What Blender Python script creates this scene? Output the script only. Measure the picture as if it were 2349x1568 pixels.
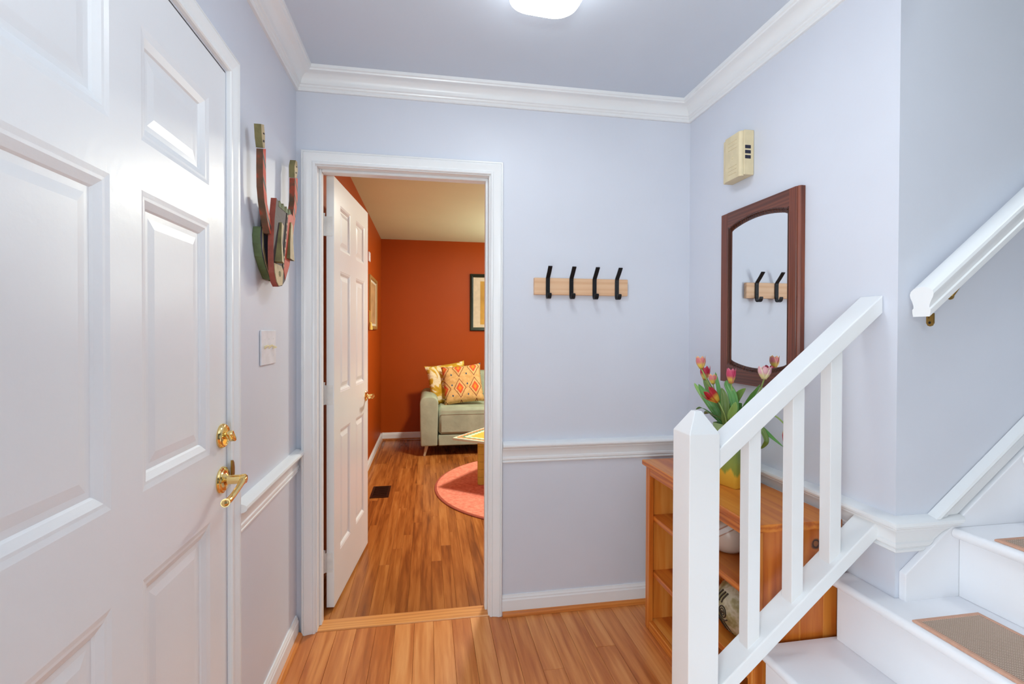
import bpy, bmesh, math, random
from mathutils import Vector, Matrix, noise
random.seed(7)
S = bpy.context.scene
for o in list(bpy.data.objects): bpy.data.objects.remove(o, do_unlink=True)
COL = S.collection
R = math.radians

# ------------------------------------------------------------------ camera
cd = bpy.data.cameras.new('camera'); cam = bpy.data.objects.new('camera', cd); COL.objects.link(cam)
def cam_matrix(loc, yaw, pitch, roll):
    cy, sy, cp, sp = math.cos(yaw), math.sin(yaw), math.cos(pitch), math.sin(pitch)
    f = Vector((-sy*cp, cy*cp, sp)); r = Vector((cy, sy, 0)); u = r.cross(f)
    cr, sr = math.cos(roll), math.sin(roll)
    r2 = cr*r + sr*u; u2 = -sr*r + cr*u
    m = Matrix((( r2.x, u2.x, -f.x, loc[0]), (r2.y, u2.y, -f.y, loc[1]), (r2.z, u2.z, -f.z, loc[2]), (0, 0, 0, 1)))
    return m
cam.matrix_world = cam_matrix((0.56066, -2.23985, 1.31567), -0.171603, -0.009733, 0.003189)
cd.sensor_fit = 'HORIZONTAL'; cd.sensor_width = 36.0; cd.lens = 1117.163/2349*36.0
cd.shift_x = 0.0; cd.shift_y = -9.285/2349; cd.clip_start = 0.05; cd.clip_end = 60
S.camera = cam

# ------------------------------------------------------------------ world, lights, exposure
w = bpy.data.worlds.new('world'); S.world = w; w.use_nodes = True
bg = w.node_tree.nodes['Background']; bg.inputs[0].default_value = (0.95, 0.97, 1.0, 1); bg.inputs[1].default_value = 0.05
S.view_settings.view_transform = 'Standard'; S.view_settings.look = 'None'
S.view_settings.exposure = 0.0; S.view_settings.gamma = 1.0
try: S.view_settings.use_curve_mapping = False
except Exception: pass

LAMP_STRENGTH = 21.0
def area(name, loc, target, size, sizey, power, color):
    l = bpy.data.lights.new(name, 'AREA'); l.shape = 'RECTANGLE'; l.size = size; l.size_y = sizey; l.energy = power; l.color = color
    o = bpy.data.objects.new(name, l); COL.objects.link(o); o.location = loc
    o.rotation_euler = (Vector(target)-Vector(loc)).to_track_quat('-Z', 'Y').to_euler(); return o
COOL = (0.90, 0.985, 1.0)
area('living_room_lamp', (1.40, 1.86, 2.40), (1.40, 1.86, 0), 0.24, 0.24, 60, (0.98, 0.97, 0.86))
area('living_room_window', (4.4, 2.3, 1.5), (0.8, 3.6, 1.4), 1.6, 1.3, 22, (0.95, 1.0, 0.96))
area('living_room_ceiling_fill', (2.3, 2.9, 1.80), (2.1, 2.7, 2.46), 0.35, 0.35, 29, (0.93, 1.0, 0.90))  # added upward fill to brighten the living room ceiling; no floor lamp stands here
area('hall_left_fill', (0.05, -2.47, 0.75), (1.9, -1.70, 0.58), 1.2, 1.1, 44, COOL)  # added fill left of the camera for risers and right wall; no window here
area('hall_back_fill', (1.75, -2.60, 1.0), (0.0, -1.0, 0.5), 1.0, 1.2, 1.2, COOL)  # added weak fill from behind right of the camera, not a real window
area('bounced_flash', (0.62, -2.5, 1.6), (0.75, -2.2, 2.44), 0.25, 0.25, 22, COOL)
area('stairwell_fill', (2.7, -1.9, 4.6), (2.2, -1.7, 0), 0.5, 0.5, 24, COOL)  # added overhead fill to brighten the treads, not a known fixture

# ------------------------------------------------------------------ materials
def newmat(name):
    m = bpy.data.materials.new(name); m.use_nodes = True
    nt = m.node_tree; b = nt.nodes['Principled BSDF']
    return m, nt, b
def srgb(r, g, b):
    f = lambda c: (c/255/12.92) if c/255 <= 0.04045 else ((c/255+0.055)/1.055)**2.4
    return (f(r), f(g), f(b), 1)
def N(nt, t, **kw):
    n = nt.nodes.new(t)
    for k, v in kw.items(): setattr(n, k, v)
    return n
def setin(n, **kw):
    for k, v in kw.items(): n.inputs[k.replace('_', ' ')].default_value = v
def ramp(nt, stops, interp='LINEAR'):
    n = nt.nodes.new('ShaderNodeValToRGB'); cr = n.color_ramp; cr.interpolation = interp
    while len(cr.elements) < len(stops): cr.elements.new(0.5)
    for e, (p, c) in zip(cr.elements, stops): e.position = p; e.color = c
    return n
def paint(name, col, rough=0.45, bump=0.02, scale=60, var=0.02):
    m, nt, b = newmat(name)
    tc = N(nt, 'ShaderNodeTexCoord'); nz = N(nt, 'ShaderNodeTexNoise'); setin(nz, Scale=2.5, Detail=3.0)
    nt.links.new(tc.outputs['Object'], nz.inputs['Vector'])
    c2 = tuple(max(0, c*(1-var*2)) for c in col[:3])+(1,)
    rp = ramp(nt, [(0.3, c2), (0.7, col)]); nt.links.new(nz.outputs['Fac'], rp.inputs['Fac']); nt.links.new(rp.outputs['Color'], b.inputs['Base Color'])
    n2 = N(nt, 'ShaderNodeTexNoise'); setin(n2, Scale=scale, Detail=4.0); nt.links.new(tc.outputs['Object'], n2.inputs['Vector'])
    bp = N(nt, 'ShaderNodeBump'); setin(bp, Strength=bump, Distance=0.01); nt.links.new(n2.outputs['Fac'], bp.inputs['Height']); nt.links.new(bp.outputs['Normal'], b.inputs['Normal'])
    b.inputs['Roughness'].default_value = rough
    return m
def wood(name, stops, axis='Y', scale=1.0, rough=0.35, rand=0.25, rings=True, knot=None):
    """grain along axis; tone varies per object (Object Info random)"""
    m, nt, b = newmat(name)
    tc = N(nt, 'ShaderNodeTexCoord'); oi = N(nt, 'ShaderNodeObjectInfo')
    mp = N(nt, 'ShaderNodeMapping'); sc = [22*scale]*3; sc['XYZ'.index(axis)] = 1.4*scale
    mp.inputs['Scale'].default_value = sc
    ad = N(nt, 'ShaderNodeVectorMath', operation='ADD'); ml = N(nt, 'ShaderNodeVectorMath', operation='SCALE')
    cmb = N(nt, 'ShaderNodeCombineXYZ')
    for i in 'XYZ': nt.links.new(oi.outputs['Random'], cmb.inputs[i])
    nt.links.new(cmb.outputs[0], ml.inputs[0]); ml.inputs['Scale'].default_value = 37.0
    nt.links.new(tc.outputs['Object'], ad.inputs[0]); nt.links.new(ml.outputs[0], ad.inputs[1]); nt.links.new(ad.outputs[0], mp.inputs['Vector'])
    n1 = N(nt, 'ShaderNodeTexNoise'); setin(n1, Scale=1.0, Detail=5.0, Roughness=0.6, Distortion=0.6); nt.links.new(mp.outputs[0], n1.inputs['Vector'])
    wv = N(nt, 'ShaderNodeTexWave', wave_type='RINGS' if rings else 'BANDS'); setin(wv, Scale=0.9, Distortion=6.0, Detail=3.0)
    wv.inputs['Detail Scale'].default_value = 1.2
    nt.links.new(mp.outputs[0], wv.inputs['Vector'])
    mx = N(nt, 'ShaderNodeMath', operation='MULTIPLY_ADD'); nt.links.new(wv.outputs['Fac'], mx.inputs[0]); mx.inputs[1].default_value = 0.36; nt.links.new(n1.outputs['Fac'], mx.inputs[2])
    m2 = N(nt, 'ShaderNodeMath', operation='MULTIPLY_ADD'); nt.links.new(oi.outputs['Random'], m2.inputs[0]); m2.inputs[1].default_value = rand; nt.links.new(mx.outputs[0], m2.inputs[2])
    m3 = N(nt, 'ShaderNodeMath', operation='SUBTRACT'); nt.links.new(m2.outputs[0], m3.inputs[0]); m3.inputs[1].default_value = 0.16+rand/2
    rp = ramp(nt, stops); nt.links.new(m3.outputs[0], rp.inputs['Fac'])
    out = rp.outputs['Color']
    if knot:
        kp, krad = knot
        d = N(nt, 'ShaderNodeVectorMath', operation='DISTANCE'); nt.links.new(tc.outputs['Object'], d.inputs[0]); d.inputs[1].default_value = kp
        dn = N(nt, 'ShaderNodeTexNoise'); setin(dn, Scale=60.0); nt.links.new(tc.outputs['Object'], dn.inputs['Vector'])
        da = N(nt, 'ShaderNodeMath', operation='MULTIPLY_ADD'); nt.links.new(dn.outputs['Fac'], da.inputs[0]); da.inputs[1].default_value = krad*0.8; nt.links.new(d.outputs['Value'], da.inputs[2])
        mr = N(nt, 'ShaderNodeMapRange'); nt.links.new(da.outputs[0], mr.inputs['Value']); mr.inputs['From Max'].default_value = krad*2.2
        kr = ramp(nt, [(0.0, (0.30, 0.10, 0.03, 1)), (0.38, (0.28, 0.09, 0.02, 1)), (0.5, (0.03, 0.012, 0.006, 1)), (0.62, (0.10, 0.03, 0.01, 1)), (0.8, (0.40, 0.16, 0.035, 1)), (1, (0.5, 0.22, 0.06, 1))])
        nt.links.new(mr.outputs[0], kr.inputs['Fac'])
        fac = ramp(nt, [(0.58, (1, 1, 1, 1)), (0.80, (0, 0, 0, 1))]); nt.links.new(mr.outputs[0], fac.inputs['Fac'])
        mix = N(nt, 'ShaderNodeMix', data_type='RGBA'); nt.links.new(fac.outputs['Color'], mix.inputs['Factor']); nt.links.new(out, mix.inputs['A']); nt.links.new(kr.outputs['Color'], mix.inputs['B'])
        out = mix.outputs['Result']
    nt.links.new(out, b.inputs['Base Color'])
    bp = N(nt, 'ShaderNodeBump'); setin(bp, Strength=0.06, Distance=0.004); nt.links.new(n1.outputs['Fac'], bp.inputs['Height']); nt.links.new(bp.outputs['Normal'], b.inputs['Normal'])
    b.inputs['Roughness'].default_value = rough
    return m
def plain(name, col, rough=0.5, metal=0.0, bump=0.0, scale=80, var=0.06, spec=0.5):
    m, nt, b = newmat(name)
    tc = N(nt, 'ShaderNodeTexCoord'); nz = N(nt, 'ShaderNodeTexNoise'); setin(nz, Scale=scale*0.3, Detail=3.0); nt.links.new(tc.outputs['Object'], nz.inputs['Vector'])
    rp = ramp(nt, [(0.3, tuple(c*(1-var*2) for c in col[:3])+(1,)), (0.7, col)]); nt.links.new(nz.outputs['Fac'], rp.inputs['Fac']); nt.links.new(rp.outputs['Color'], b.inputs['Base Color'])
    b.inputs['Roughness'].default_value = rough; b.inputs['Metallic'].default_value = metal
    b.inputs['Specular IOR Level'].default_value = spec
    if bump:
        n2 = N(nt, 'ShaderNodeTexNoise'); setin(n2, Scale=scale, Detail=3.0); nt.links.new(tc.outputs['Object'], n2.inputs['Vector'])
        bp = N(nt, 'ShaderNodeBump'); setin(bp, Strength=bump, Distance=0.01); nt.links.new(n2.outputs['Fac'], bp.inputs['Height']); nt.links.new(bp.outputs['Normal'], b.inputs['Normal'])
    return m
M = {}
M['wall'] = paint('hall_wall_paint', srgb(218, 222, 233), 0.42, 0.03)
M['ceiling'] = paint('ceiling_paint', srgb(210, 219, 232), 0.7, 0.04)
M['trim'] = paint('trim_paint', srgb(240, 242, 244), 0.28, 0.006, 40)
M['door'] = paint('door_paint', srgb(236, 238, 242), 0.34, 0.05, 45)
M['stair'] = paint('stair_paint', srgb(243, 244, 249), 0.35, 0.02)
M['orange'] = paint('burnt_orange_paint', srgb(174, 74, 8), 0.5, 0.03); M['orange'].node_tree.nodes['Principled BSDF'].inputs['Specular IOR Level'].default_value = 0.25
M['living_ceiling'] = paint('cream_ceiling_paint', srgb(216, 224, 188), 0.8, 0.05)
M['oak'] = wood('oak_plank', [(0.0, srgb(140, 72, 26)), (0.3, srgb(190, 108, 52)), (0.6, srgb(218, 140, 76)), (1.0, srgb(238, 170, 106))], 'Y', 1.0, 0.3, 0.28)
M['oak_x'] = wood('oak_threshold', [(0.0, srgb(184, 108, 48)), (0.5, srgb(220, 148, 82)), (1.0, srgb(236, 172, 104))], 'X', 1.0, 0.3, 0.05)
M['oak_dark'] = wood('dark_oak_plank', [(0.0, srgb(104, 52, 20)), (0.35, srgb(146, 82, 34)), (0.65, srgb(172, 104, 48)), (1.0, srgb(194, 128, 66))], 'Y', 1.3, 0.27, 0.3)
M['shoe'] = wood('shoe_moulding_wood', [(0.0, srgb(170, 86, 30)), (0.5, srgb(206, 122, 54)), (1.0, srgb(224, 146, 74))], 'Y', 1.0, 0.3, 0.05)
M['shoe_x'] = wood('shoe_moulding_wood_across', [(0.0, srgb(170, 86, 30)), (0.5, srgb(206, 122, 54)), (1.0, srgb(224, 146, 74))], 'X', 1.0, 0.3, 0.05)
PINE = [(0.0, srgb(158, 72, 18)), (0.35, srgb(198, 104, 34)), (0.65, srgb(220, 134, 52)), (1.0, srgb(236, 166, 84))]
M['pine_z'] = wood('pine_upright', PINE, 'Z', 0.9, 0.32, 0.30)
M['pine_y'] = wood('pine_lengthwise', PINE, 'Y', 0.9, 0.32, 0.22)
M['pine_knot'] = wood('pine_knotty', PINE, 'Z', 0.9, 0.32, 0.0, knot=((0.068, -0.37, 0.670), 0.015))
M['cherry_z'] = wood('cherry_upright', [(0.0, srgb(70, 30, 18)), (0.4, srgb(104, 50, 32)), (0.7, srgb(124, 62, 40)), (1.0, srgb(146, 78, 50))], 'Z', 1.2, 0.33, 0.1)
M['cherry_y'] = wood('cherry_across', [(0.0, srgb(62, 30, 20)), (0.4, srgb(94, 48, 34)), (0.7, srgb(112, 60, 42)), (1.0, srgb(136, 76, 52))], 'Y', 1.2, 0.33, 0.1)
M['cherry_dark'] = wood('cherry_moulding', [(0.0, srgb(44, 20, 12)), (0.5, srgb(74, 38, 24)), (1.0, srgb(110, 62, 40))], 'Z', 1.2, 0.22, 0.05)
M['maple'] = wood('light_rubberwood', [(0.0, srgb(204, 152, 112)), (0.5, srgb(224, 180, 142)), (1.0, srgb(232, 196, 160))], 'X', 0.8, 0.45, 0.05)
M['iron'] = plain('black_iron', srgb(26, 26, 30), 0.42, 0.4, 0.05)
M['screw'] = plain('dark_screw', srgb(12, 12, 14), 0.5, 0.3)
M['brass'] = plain('polished_brass', srgb(250, 220, 150), 0.14, 1.0, 0.0, var=0.02)
M['brass_old'] = plain('aged_brass', srgb(150, 118, 60), 0.4, 0.9, 0.1)
M['mirror'] = plain('mirror_silver', (0.92, 0.94, 0.95, 1), 0.0, 1.0, var=0.0)
M['beige_plastic'] = plain('beige_plastic', srgb(226, 210, 172), 0.45)
M['dark_slot'] = plain('dark_grille', srgb(38, 38, 58), 0.7)
M['white_plastic'] = plain('white_plastic', srgb(234, 235, 240), 0.35)
M['ivory'] = plain('ivory_toggle', srgb(236, 220, 176), 0.35)
M['white_metal'] = plain('white_painted_metal', srgb(238, 238, 236), 0.4)
M['sisal_edge'] = plain('tan_binding_tape', srgb(212, 164, 140), 0.8, 0, 0.3, 300)
M['hinge'] = M['white_metal']
M['sage'] = plain('sage_velvet', srgb(172, 182, 158), 0.85, 0, 0.15, 30, 0.12)
M['sofa_leg'] = plain('pale_painted_wood', srgb(196, 176, 142), 0.5)
M['black'] = plain('black_void_cloth', srgb(20, 14, 12), 0.95)
M['black_green'] = plain('dark_green_frame', srgb(20, 38, 26), 0.25)
M['mat_white'] = plain('picture_mat', srgb(226, 214, 190), 0.7)
M['art_yellow'] = plain('yellow_print', srgb(214, 168, 74), 0.7, var=0.15, scale=20)
M['gold_wood'] = plain('gold_wood_frame', srgb(168, 128, 70), 0.45)
M['art_tan'] = plain('tan_drawing', srgb(206, 160, 110), 0.7, var=0.2, scale=30)
M['vent'] = plain('bronze_register', srgb(48, 24, 12), 0.4, 0.5)
M['tassel'] = plain('yellow_tassel', srgb(220, 190, 90), 0.7)
M['yellow_paint'] = plain('yellow_table_paint', srgb(218, 204, 88), 0.5, var=0.1, scale=20)
M['green_stem'] = plain('tulip_stem', srgb(150, 176, 96), 0.5, var=0.08)
# glowing diffuser
m, nt, b = newmat('lit_diffuser'); b.inputs['Base Color'].default_value = (1, 1, 1, 1)
b.inputs['Emission Color'].default_value = (0.92, 0.985, 1.0, 1); b.inputs['Emission Strength'].default_value = LAMP_STRENGTH; M['lamp'] = m
m, nt, b = newmat('lit_diffuser_side'); b.inputs['Base Color'].default_value = (1, 1, 1, 1)
b.inputs['Emission Color'].default_value = (0.92, 0.985, 1.0, 1); b.inputs['Emission Strength'].default_value = 5.0; M['lamp_side'] = m
# sisal
m, nt, b = newmat('sisal_weave'); tc = N(nt, 'ShaderNodeTexCoord')
mp = N(nt, 'ShaderNodeMapping'); mp.inputs['Scale'].default_value = (1, 1, 1); nt.links.new(tc.outputs['Object'], mp.inputs['Vector'])
w1 = N(nt, 'ShaderNodeTexWave', wave_type='BANDS', bands_direction='X'); setin(w1, Scale=50.0, Distortion=0.6)
w2 = N(nt, 'ShaderNodeTexWave', wave_type='BANDS', bands_direction='Y'); setin(w2, Scale=70.0, Distortion=0.6)
for x in (w1, w2): nt.links.new(mp.outputs[0], x.inputs['Vector'])
mu = N(nt, 'ShaderNodeMath', operation='MULTIPLY'); nt.links.new(w1.outputs['Fac'], mu.inputs[0]); nt.links.new(w2.outputs['Fac'], mu.inputs[1])
rp = ramp(nt, [(0.0, srgb(156, 132, 116)), (0.25, srgb(194, 168, 150)), (1.0, srgb(226, 208, 190))]); nt.links.new(mu.outputs[0], rp.inputs['Fac']); nt.links.new(rp.outputs['Color'], b.inputs['Base Color'])
bp = N(nt, 'ShaderNodeBump'); setin(bp, Strength=0.6, Distance=0.003); nt.links.new(mu.outputs[0], bp.inputs['Height']); nt.links.new(bp.outputs['Normal'], b.inputs['Normal']); b.inputs['Roughness'].default_value = 0.95; M['sisal'] = m
# rug
m, nt, b = newmat('salmon_wool'); tc = N(nt, 'ShaderNodeTexCoord'); nz = N(nt, 'ShaderNodeTexNoise'); setin(nz, Scale=40.0, Detail=6.0); nt.links.new(tc.outputs['Object'], nz.inputs['Vector'])
rp = ramp(nt, [(0.3, srgb(216, 118, 94)), (0.7, srgb(244, 156, 128))]); nt.links.new(nz.outputs['Fac'], rp.inputs['Fac']); nt.links.new(rp.outputs['Color'], b.inputs['Base Color'])
bp = N(nt, 'ShaderNodeBump'); setin(bp, Strength=0.5, Distance=0.01); nt.links.new(nz.outputs['Fac'], bp.inputs['Height']); nt.links.new(bp.outputs['Normal'], b.inputs['Normal']); b.inputs['Roughness'].default_value = 1.0; M['rug'] = m
# vertical two-glaze vase: local z
m, nt, b = newmat('green_yellow_glaze'); tc = N(nt, 'ShaderNodeTexCoord'); sx = N(nt, 'ShaderNodeSeparateXYZ'); nt.links.new(tc.outputs['Object'], sx.inputs[0])
nz = N(nt, 'ShaderNodeTexNoise'); setin(nz, Scale=55.0, Detail=2.0); mp = N(nt, 'ShaderNodeMapping'); mp.inputs['Scale'].default_value = (1, 1, 0.12); nt.links.new(tc.outputs['Object'], mp.inputs['Vector']); nt.links.new(mp.outputs[0], nz.inputs['Vector'])
ma = N(nt, 'ShaderNodeMath', operation='MULTIPLY_ADD'); nt.links.new(nz.outputs['Fac'], ma.inputs[0]); ma.inputs[1].default_value = 0.055; nt.links.new(sx.outputs['Z'], ma.inputs[2])
rp = ramp(nt, [(0.0, srgb(238, 186, 66)), (0.078, srgb(238, 190, 70)), (0.090, srgb(150, 162, 70)), (0.16, srgb(128, 152, 76)), (0.26, srgb(150, 178, 120))]); nt.links.new(ma.outputs[0], rp.inputs['Fac']); nt.links.new(rp.outputs['Color'], b.inputs['Base Color']); b.inputs['Roughness'].default_value = 0.12; M['vase'] = m
# white vessel with tan bands
m, nt, b = newmat('cream_banded_ceramic'); tc = N(nt, 'ShaderNodeTexCoord'); mp = N(nt, 'ShaderNodeMapping'); mp.inputs['Rotation'].default_value = (R(30), R(20), 0); nt.links.new(tc.outputs['Object'], mp.inputs['Vector'])
sx = N(nt, 'ShaderNodeSeparateXYZ'); nt.links.new(mp.outputs[0], sx.inputs[0])
mr = N(nt, 'ShaderNodeMapRange'); mr.inputs['From Min'].default_value = -0.08; mr.inputs['From Max'].default_value = 0.08; nt.links.new(sx.outputs['Z'], mr.inputs['Value'])
rp = ramp(nt, [(0.0, srgb(216, 198, 182)), (0.50, srgb(226, 210, 196)), (0.52, srgb(176, 116, 78)), (0.54, srgb(238, 234, 228)), (0.62, srgb(240, 236, 232)), (0.64, srgb(184, 124, 84)), (0.67, srgb(228, 214, 200)), (0.80, srgb(190, 156, 126)), (1.0, srgb(224, 212, 200))]); nt.links.new(mr.outputs[0], rp.inputs['Fac']); nt.links.new(rp.outputs['Color'], b.inputs['Base Color']); b.inputs['Roughness'].default_value = 0.3; M['cream_pot'] = m
# mottled fish pot
m, nt, b = newmat('mottled_green_glaze'); tc = N(nt, 'ShaderNodeTexCoord'); nz = N(nt, 'ShaderNodeTexNoise'); setin(nz, Scale=22.0, Detail=4.0); nt.links.new(tc.outputs['Object'], nz.inputs['Vector'])
rp = ramp(nt, [(0.3, srgb(110, 104, 62)), (0.5, srgb(168, 158, 112)), (0.62, srgb(206, 198, 170)), (0.8, srgb(150, 128, 82))]); nt.links.new(nz.outputs['Fac'], rp.inputs['Fac']); nt.links.new(rp.outputs['Color'], b.inputs['Base Color']); b.inputs['Roughness'].default_value = 0.18; M['mottled'] = m
M['engrave'] = plain('brown_engraving', srgb(58, 46, 30), 0.4)
M['eye_white'] = plain('pale_glaze', srgb(206, 200, 176), 0.2)
# petals: UV u across, v along
def petal_mat(name, base, mid, tip, edge):
    m, nt, b = newmat(name); uv = N(nt, 'ShaderNodeUVMap'); sx = N(nt, 'ShaderNodeSeparateXYZ'); nt.links.new(uv.outputs[0], sx.inputs[0])
    rp = ramp(nt, [(0.0, base), (0.28, base), (0.5, mid), (0.8, mid), (1.0, tip)]); nt.links.new(sx.outputs['Y'], rp.inputs['Fac'])
    su = N(nt, 'ShaderNodeMath', operation='SUBTRACT'); nt.links.new(sx.outputs['X'], su.inputs[0]); su.inputs[1].default_value = 0.5
    ab = N(nt, 'ShaderNodeMath', operation='ABSOLUTE'); nt.links.new(su.outputs[0], ab.inputs[0])
    fr = ramp(nt, [(0.28, (0, 0, 0, 1)), (0.5, (0.85, 0.85, 0.85, 1))]); nt.links.new(ab.outputs[0], fr.inputs['Fac'])
    mix = N(nt, 'ShaderNodeMix', data_type='RGBA'); nt.links.new(fr.outputs['Color'], mix.inputs['Factor']); nt.links.new(rp.outputs['Color'], mix.inputs['A']); mix.inputs['B'].default_value = edge
    nt.links.new(mix.outputs['Result'], b.inputs['Base Color']); b.inputs['Roughness'].default_value = 0.45
    b.inputs['Subsurface Weight'].default_value = 0.0
    return m
M['pet_yp'] = petal_mat('petal_yellow_pink', srgb(240, 214, 96), srgb(226, 128, 130), srgb(244, 204, 116), srgb(238, 180, 130))
M['pet_pink'] = petal_mat('petal_pink', srgb(226, 196, 84), srgb(208, 70, 106), srgb(214, 120, 140), srgb(216, 92, 122))
M['pet_dpink'] = petal_mat('petal_dark_pink', srgb(214, 196, 100), srgb(190, 36, 66), srgb(196, 48, 76), srgb(212, 74, 100))
M['pet_red'] = petal_mat('petal_red', srgb(220, 180, 60), srgb(176, 16, 32), srgb(160, 10, 26), srgb(196, 30, 44))
M['pet_cream'] = petal_mat('petal_cream_pink', srgb(236, 226, 160), srgb(232, 178, 186), srgb(228, 150, 166), srgb(240, 230, 190))
def leaf_mat(name, a, c):
    m, nt, b = newmat(name); uv = N(nt, 'ShaderNodeUVMap'); mp = N(nt, 'ShaderNodeMapping'); mp.inputs['Scale'].default_value = (26, 1.6, 1); nt.links.new(uv.outputs[0], mp.inputs['Vector'])
    nz = N(nt, 'ShaderNodeTexNoise'); setin(nz, Scale=1.0, Detail=3.0); nt.links.new(mp.outputs[0], nz.inputs['Vector'])
    rp = ramp(nt, [(0.3, a), (0.7, c)]); nt.links.new(nz.outputs['Fac'], rp.inputs['Fac']); nt.links.new(rp.outputs['Color'], b.inputs['Base Color']); b.inputs['Roughness'].default_value = 0.38
    return m
M['leaf'] = leaf_mat('tulip_leaf', srgb(66, 128, 58), srgb(112, 168, 84))
M['leaf_dark'] = leaf_mat('tulip_leaf_dark', srgb(74, 100, 40), srgb(116, 142, 60))
M['leaf_light'] = leaf_mat('tulip_leaf_light', srgb(120, 168, 78), srgb(158, 196, 108))

# ------------------------------------------------------------------ geometry helpers
FRAME = {}
def finish(bm, name, mat, parent=None, smooth=False, local=False, bevel=0.0, seg=2, angle=40):
    bmesh.ops.remove_doubles(bm, verts=bm.verts, dist=1e-6)
    bmesh.ops.recalc_face_normals(bm, faces=bm.faces)
    if bevel:
        es = [e for e in bm.edges if len(e.link_faces) == 2 and e.calc_face_angle(0) > R(25)]
        bmesh.ops.bevel(bm, geom=es, offset=bevel, segments=seg, affect='EDGES', profile=0.5, clamp_overlap=True)
    me = bpy.data.meshes.new(name); bm.to_mesh(me); bm.free()
    mats = mat if isinstance(mat, (list, tuple)) else [mat]
    for x in mats: me.materials.append(x)
    o = bpy.data.objects.new(name, me); COL.objects.link(o)
    if parent is not None:
        o.parent = parent; fm = FRAME.get(parent, Matrix.Identity(4)); FRAME[o] = fm
        if not local: me.transform(fm.inverted())
    if smooth:
        for p in me.polygons: p.use_smooth = True
        me.set_sharp_from_angle(angle=R(angle))
    return o
def thing(name, label, cat, loc=(0, 0, 0), rz=0.0, group=None, kind=None):
    o = bpy.data.objects.new(name, None); COL.objects.link(o); o.empty_display_size = 0.1
    o.location = loc; o.rotation_euler = (0, 0, rz); o['label'] = label; o['category'] = cat
    if group: o['group'] = group
    if kind: o['kind'] = kind
    FRAME[o] = Matrix.Translation(loc) @ Matrix.Rotation(rz, 4, 'Z'); return o
def tag(o, label, cat, group=None, kind=None):
    o['label'] = label; o['category'] = cat
    if group: o['group'] = group
    if kind: o['kind'] = kind
    return o
def struct(o, label=None, cat=None):
    o['kind'] = 'structure'
    if label: o['label'] = label
    if cat: o['category'] = cat
    return o
def box(bm, a, b, mi=0):
    x0, y0, z0 = a; x1, y1, z1 = b
    v = [bm.verts.new(p) for p in ((x0,y0,z0),(x1,y0,z0),(x1,y1,z0),(x0,y1,z0),(x0,y0,z1),(x1,y0,z1),(x1,y1,z1),(x0,y1,z1))]
    fs = []
    for f in ((0,3,2,1),(4,5,6,7),(0,1,5,4),(1,2,6,5),(2,3,7,6),(3,0,4,7)):
        fc = bm.faces.new([v[i] for i in f]); fc.material_index = mi; fs.append(fc)
    return fs
def BX(name, a, b, mat, parent=None, bevel=0.0015, **k):
    bm = bmesh.new(); box(bm, a, b); return finish(bm, name, mat, parent, bevel=bevel, seg=1, **k)
def prism(bm, pts, axis, a0, a1, mi=0):
    """extrude polygon (2-D points) along axis; 2-D order: x->(y,z) y->(x,z) z->(x,y); a0/a1 may be lists per point"""
    def P(p, a):
        return {'x': (a, p[0], p[1]), 'y': (p[0], a, p[1]), 'z': (p[0], p[1], a)}[axis]
    n = len(pts); g = lambda a, i: a[i] if isinstance(a, (list, tuple)) else a
    v0 = [bm.verts.new(P(p, g(a0, i))) for i, p in enumerate(pts)]; v1 = [bm.verts.new(P(p, g(a1, i))) for i, p in enumerate(pts)]
    fs = [bm.faces.new(v0), bm.faces.new(v1[::-1])]
    for i in range(n): fs.append(bm.faces.new((v0[i], v1[i], v1[(i+1) % n], v0[(i+1) % n])))
    for f in fs: f.material_index = mi
    return fs
def PR(name, pts, axis, a0, a1, mat, parent=None, bevel=0.0, smooth=False, **k):
    bm = bmesh.new(); prism(bm, pts, axis, a0, a1); return finish(bm, name, mat, parent, bevel=bevel, smooth=smooth, **k)
def sweep(bm, path, n, prof, closed=False, cap=True):
    """profile (a,b) swept along a planar path: a to the right-hand side d x n, b along n; mitred corners"""
    n = Vector(n).normalized(); P = [Vector(p) for p in path]; k = len(P); rings = []
    for i in range(k):
        dirs = []
        if i > 0 or closed: dirs.append((P[i]-P[i-1]).normalized())
        if i < k-1 or closed: dirs.append((P[(i+1) % k]-P[i]).normalized())
        s = [d.cross(n) for d in dirs]
        if len(s) == 1: mit = s[0]
        else: mit = (s[0]+s[1]); mit = mit/ (1+s[0].dot(s[1]))
        rings.append([bm.verts.new(P[i]+mit*a+n*b) for a, b in prof])
    m = len(prof); fs = []
    for i in range(k if closed else k-1):
        A, B = rings[i], rings[(i+1) % k]
        for j in range(m): fs.append(bm.faces.new((A[j], B[j], B[(j+1) % m], A[(j+1) % m])))
    if cap and not closed:
        fs.append(bm.faces.new(rings[0][::-1])); fs.append(bm.faces.new(rings[-1]))
    return fs
def SW(name, path, n, prof, mat, parent=None, closed=False, smooth=True, angle=25, **k):
    bm = bmesh.new(); sweep(bm, path, n, prof, closed); return finish(bm, name, mat, parent, smooth=smooth, angle=angle, **k)
def frame_of(d):
    d = d.normalized(); u = Vector((0, 0, 1)) if abs(d.z) < 0.95 else Vector((1, 0, 0))
    s = d.cross(u).normalized(); return s, s.cross(d).normalized()
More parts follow.
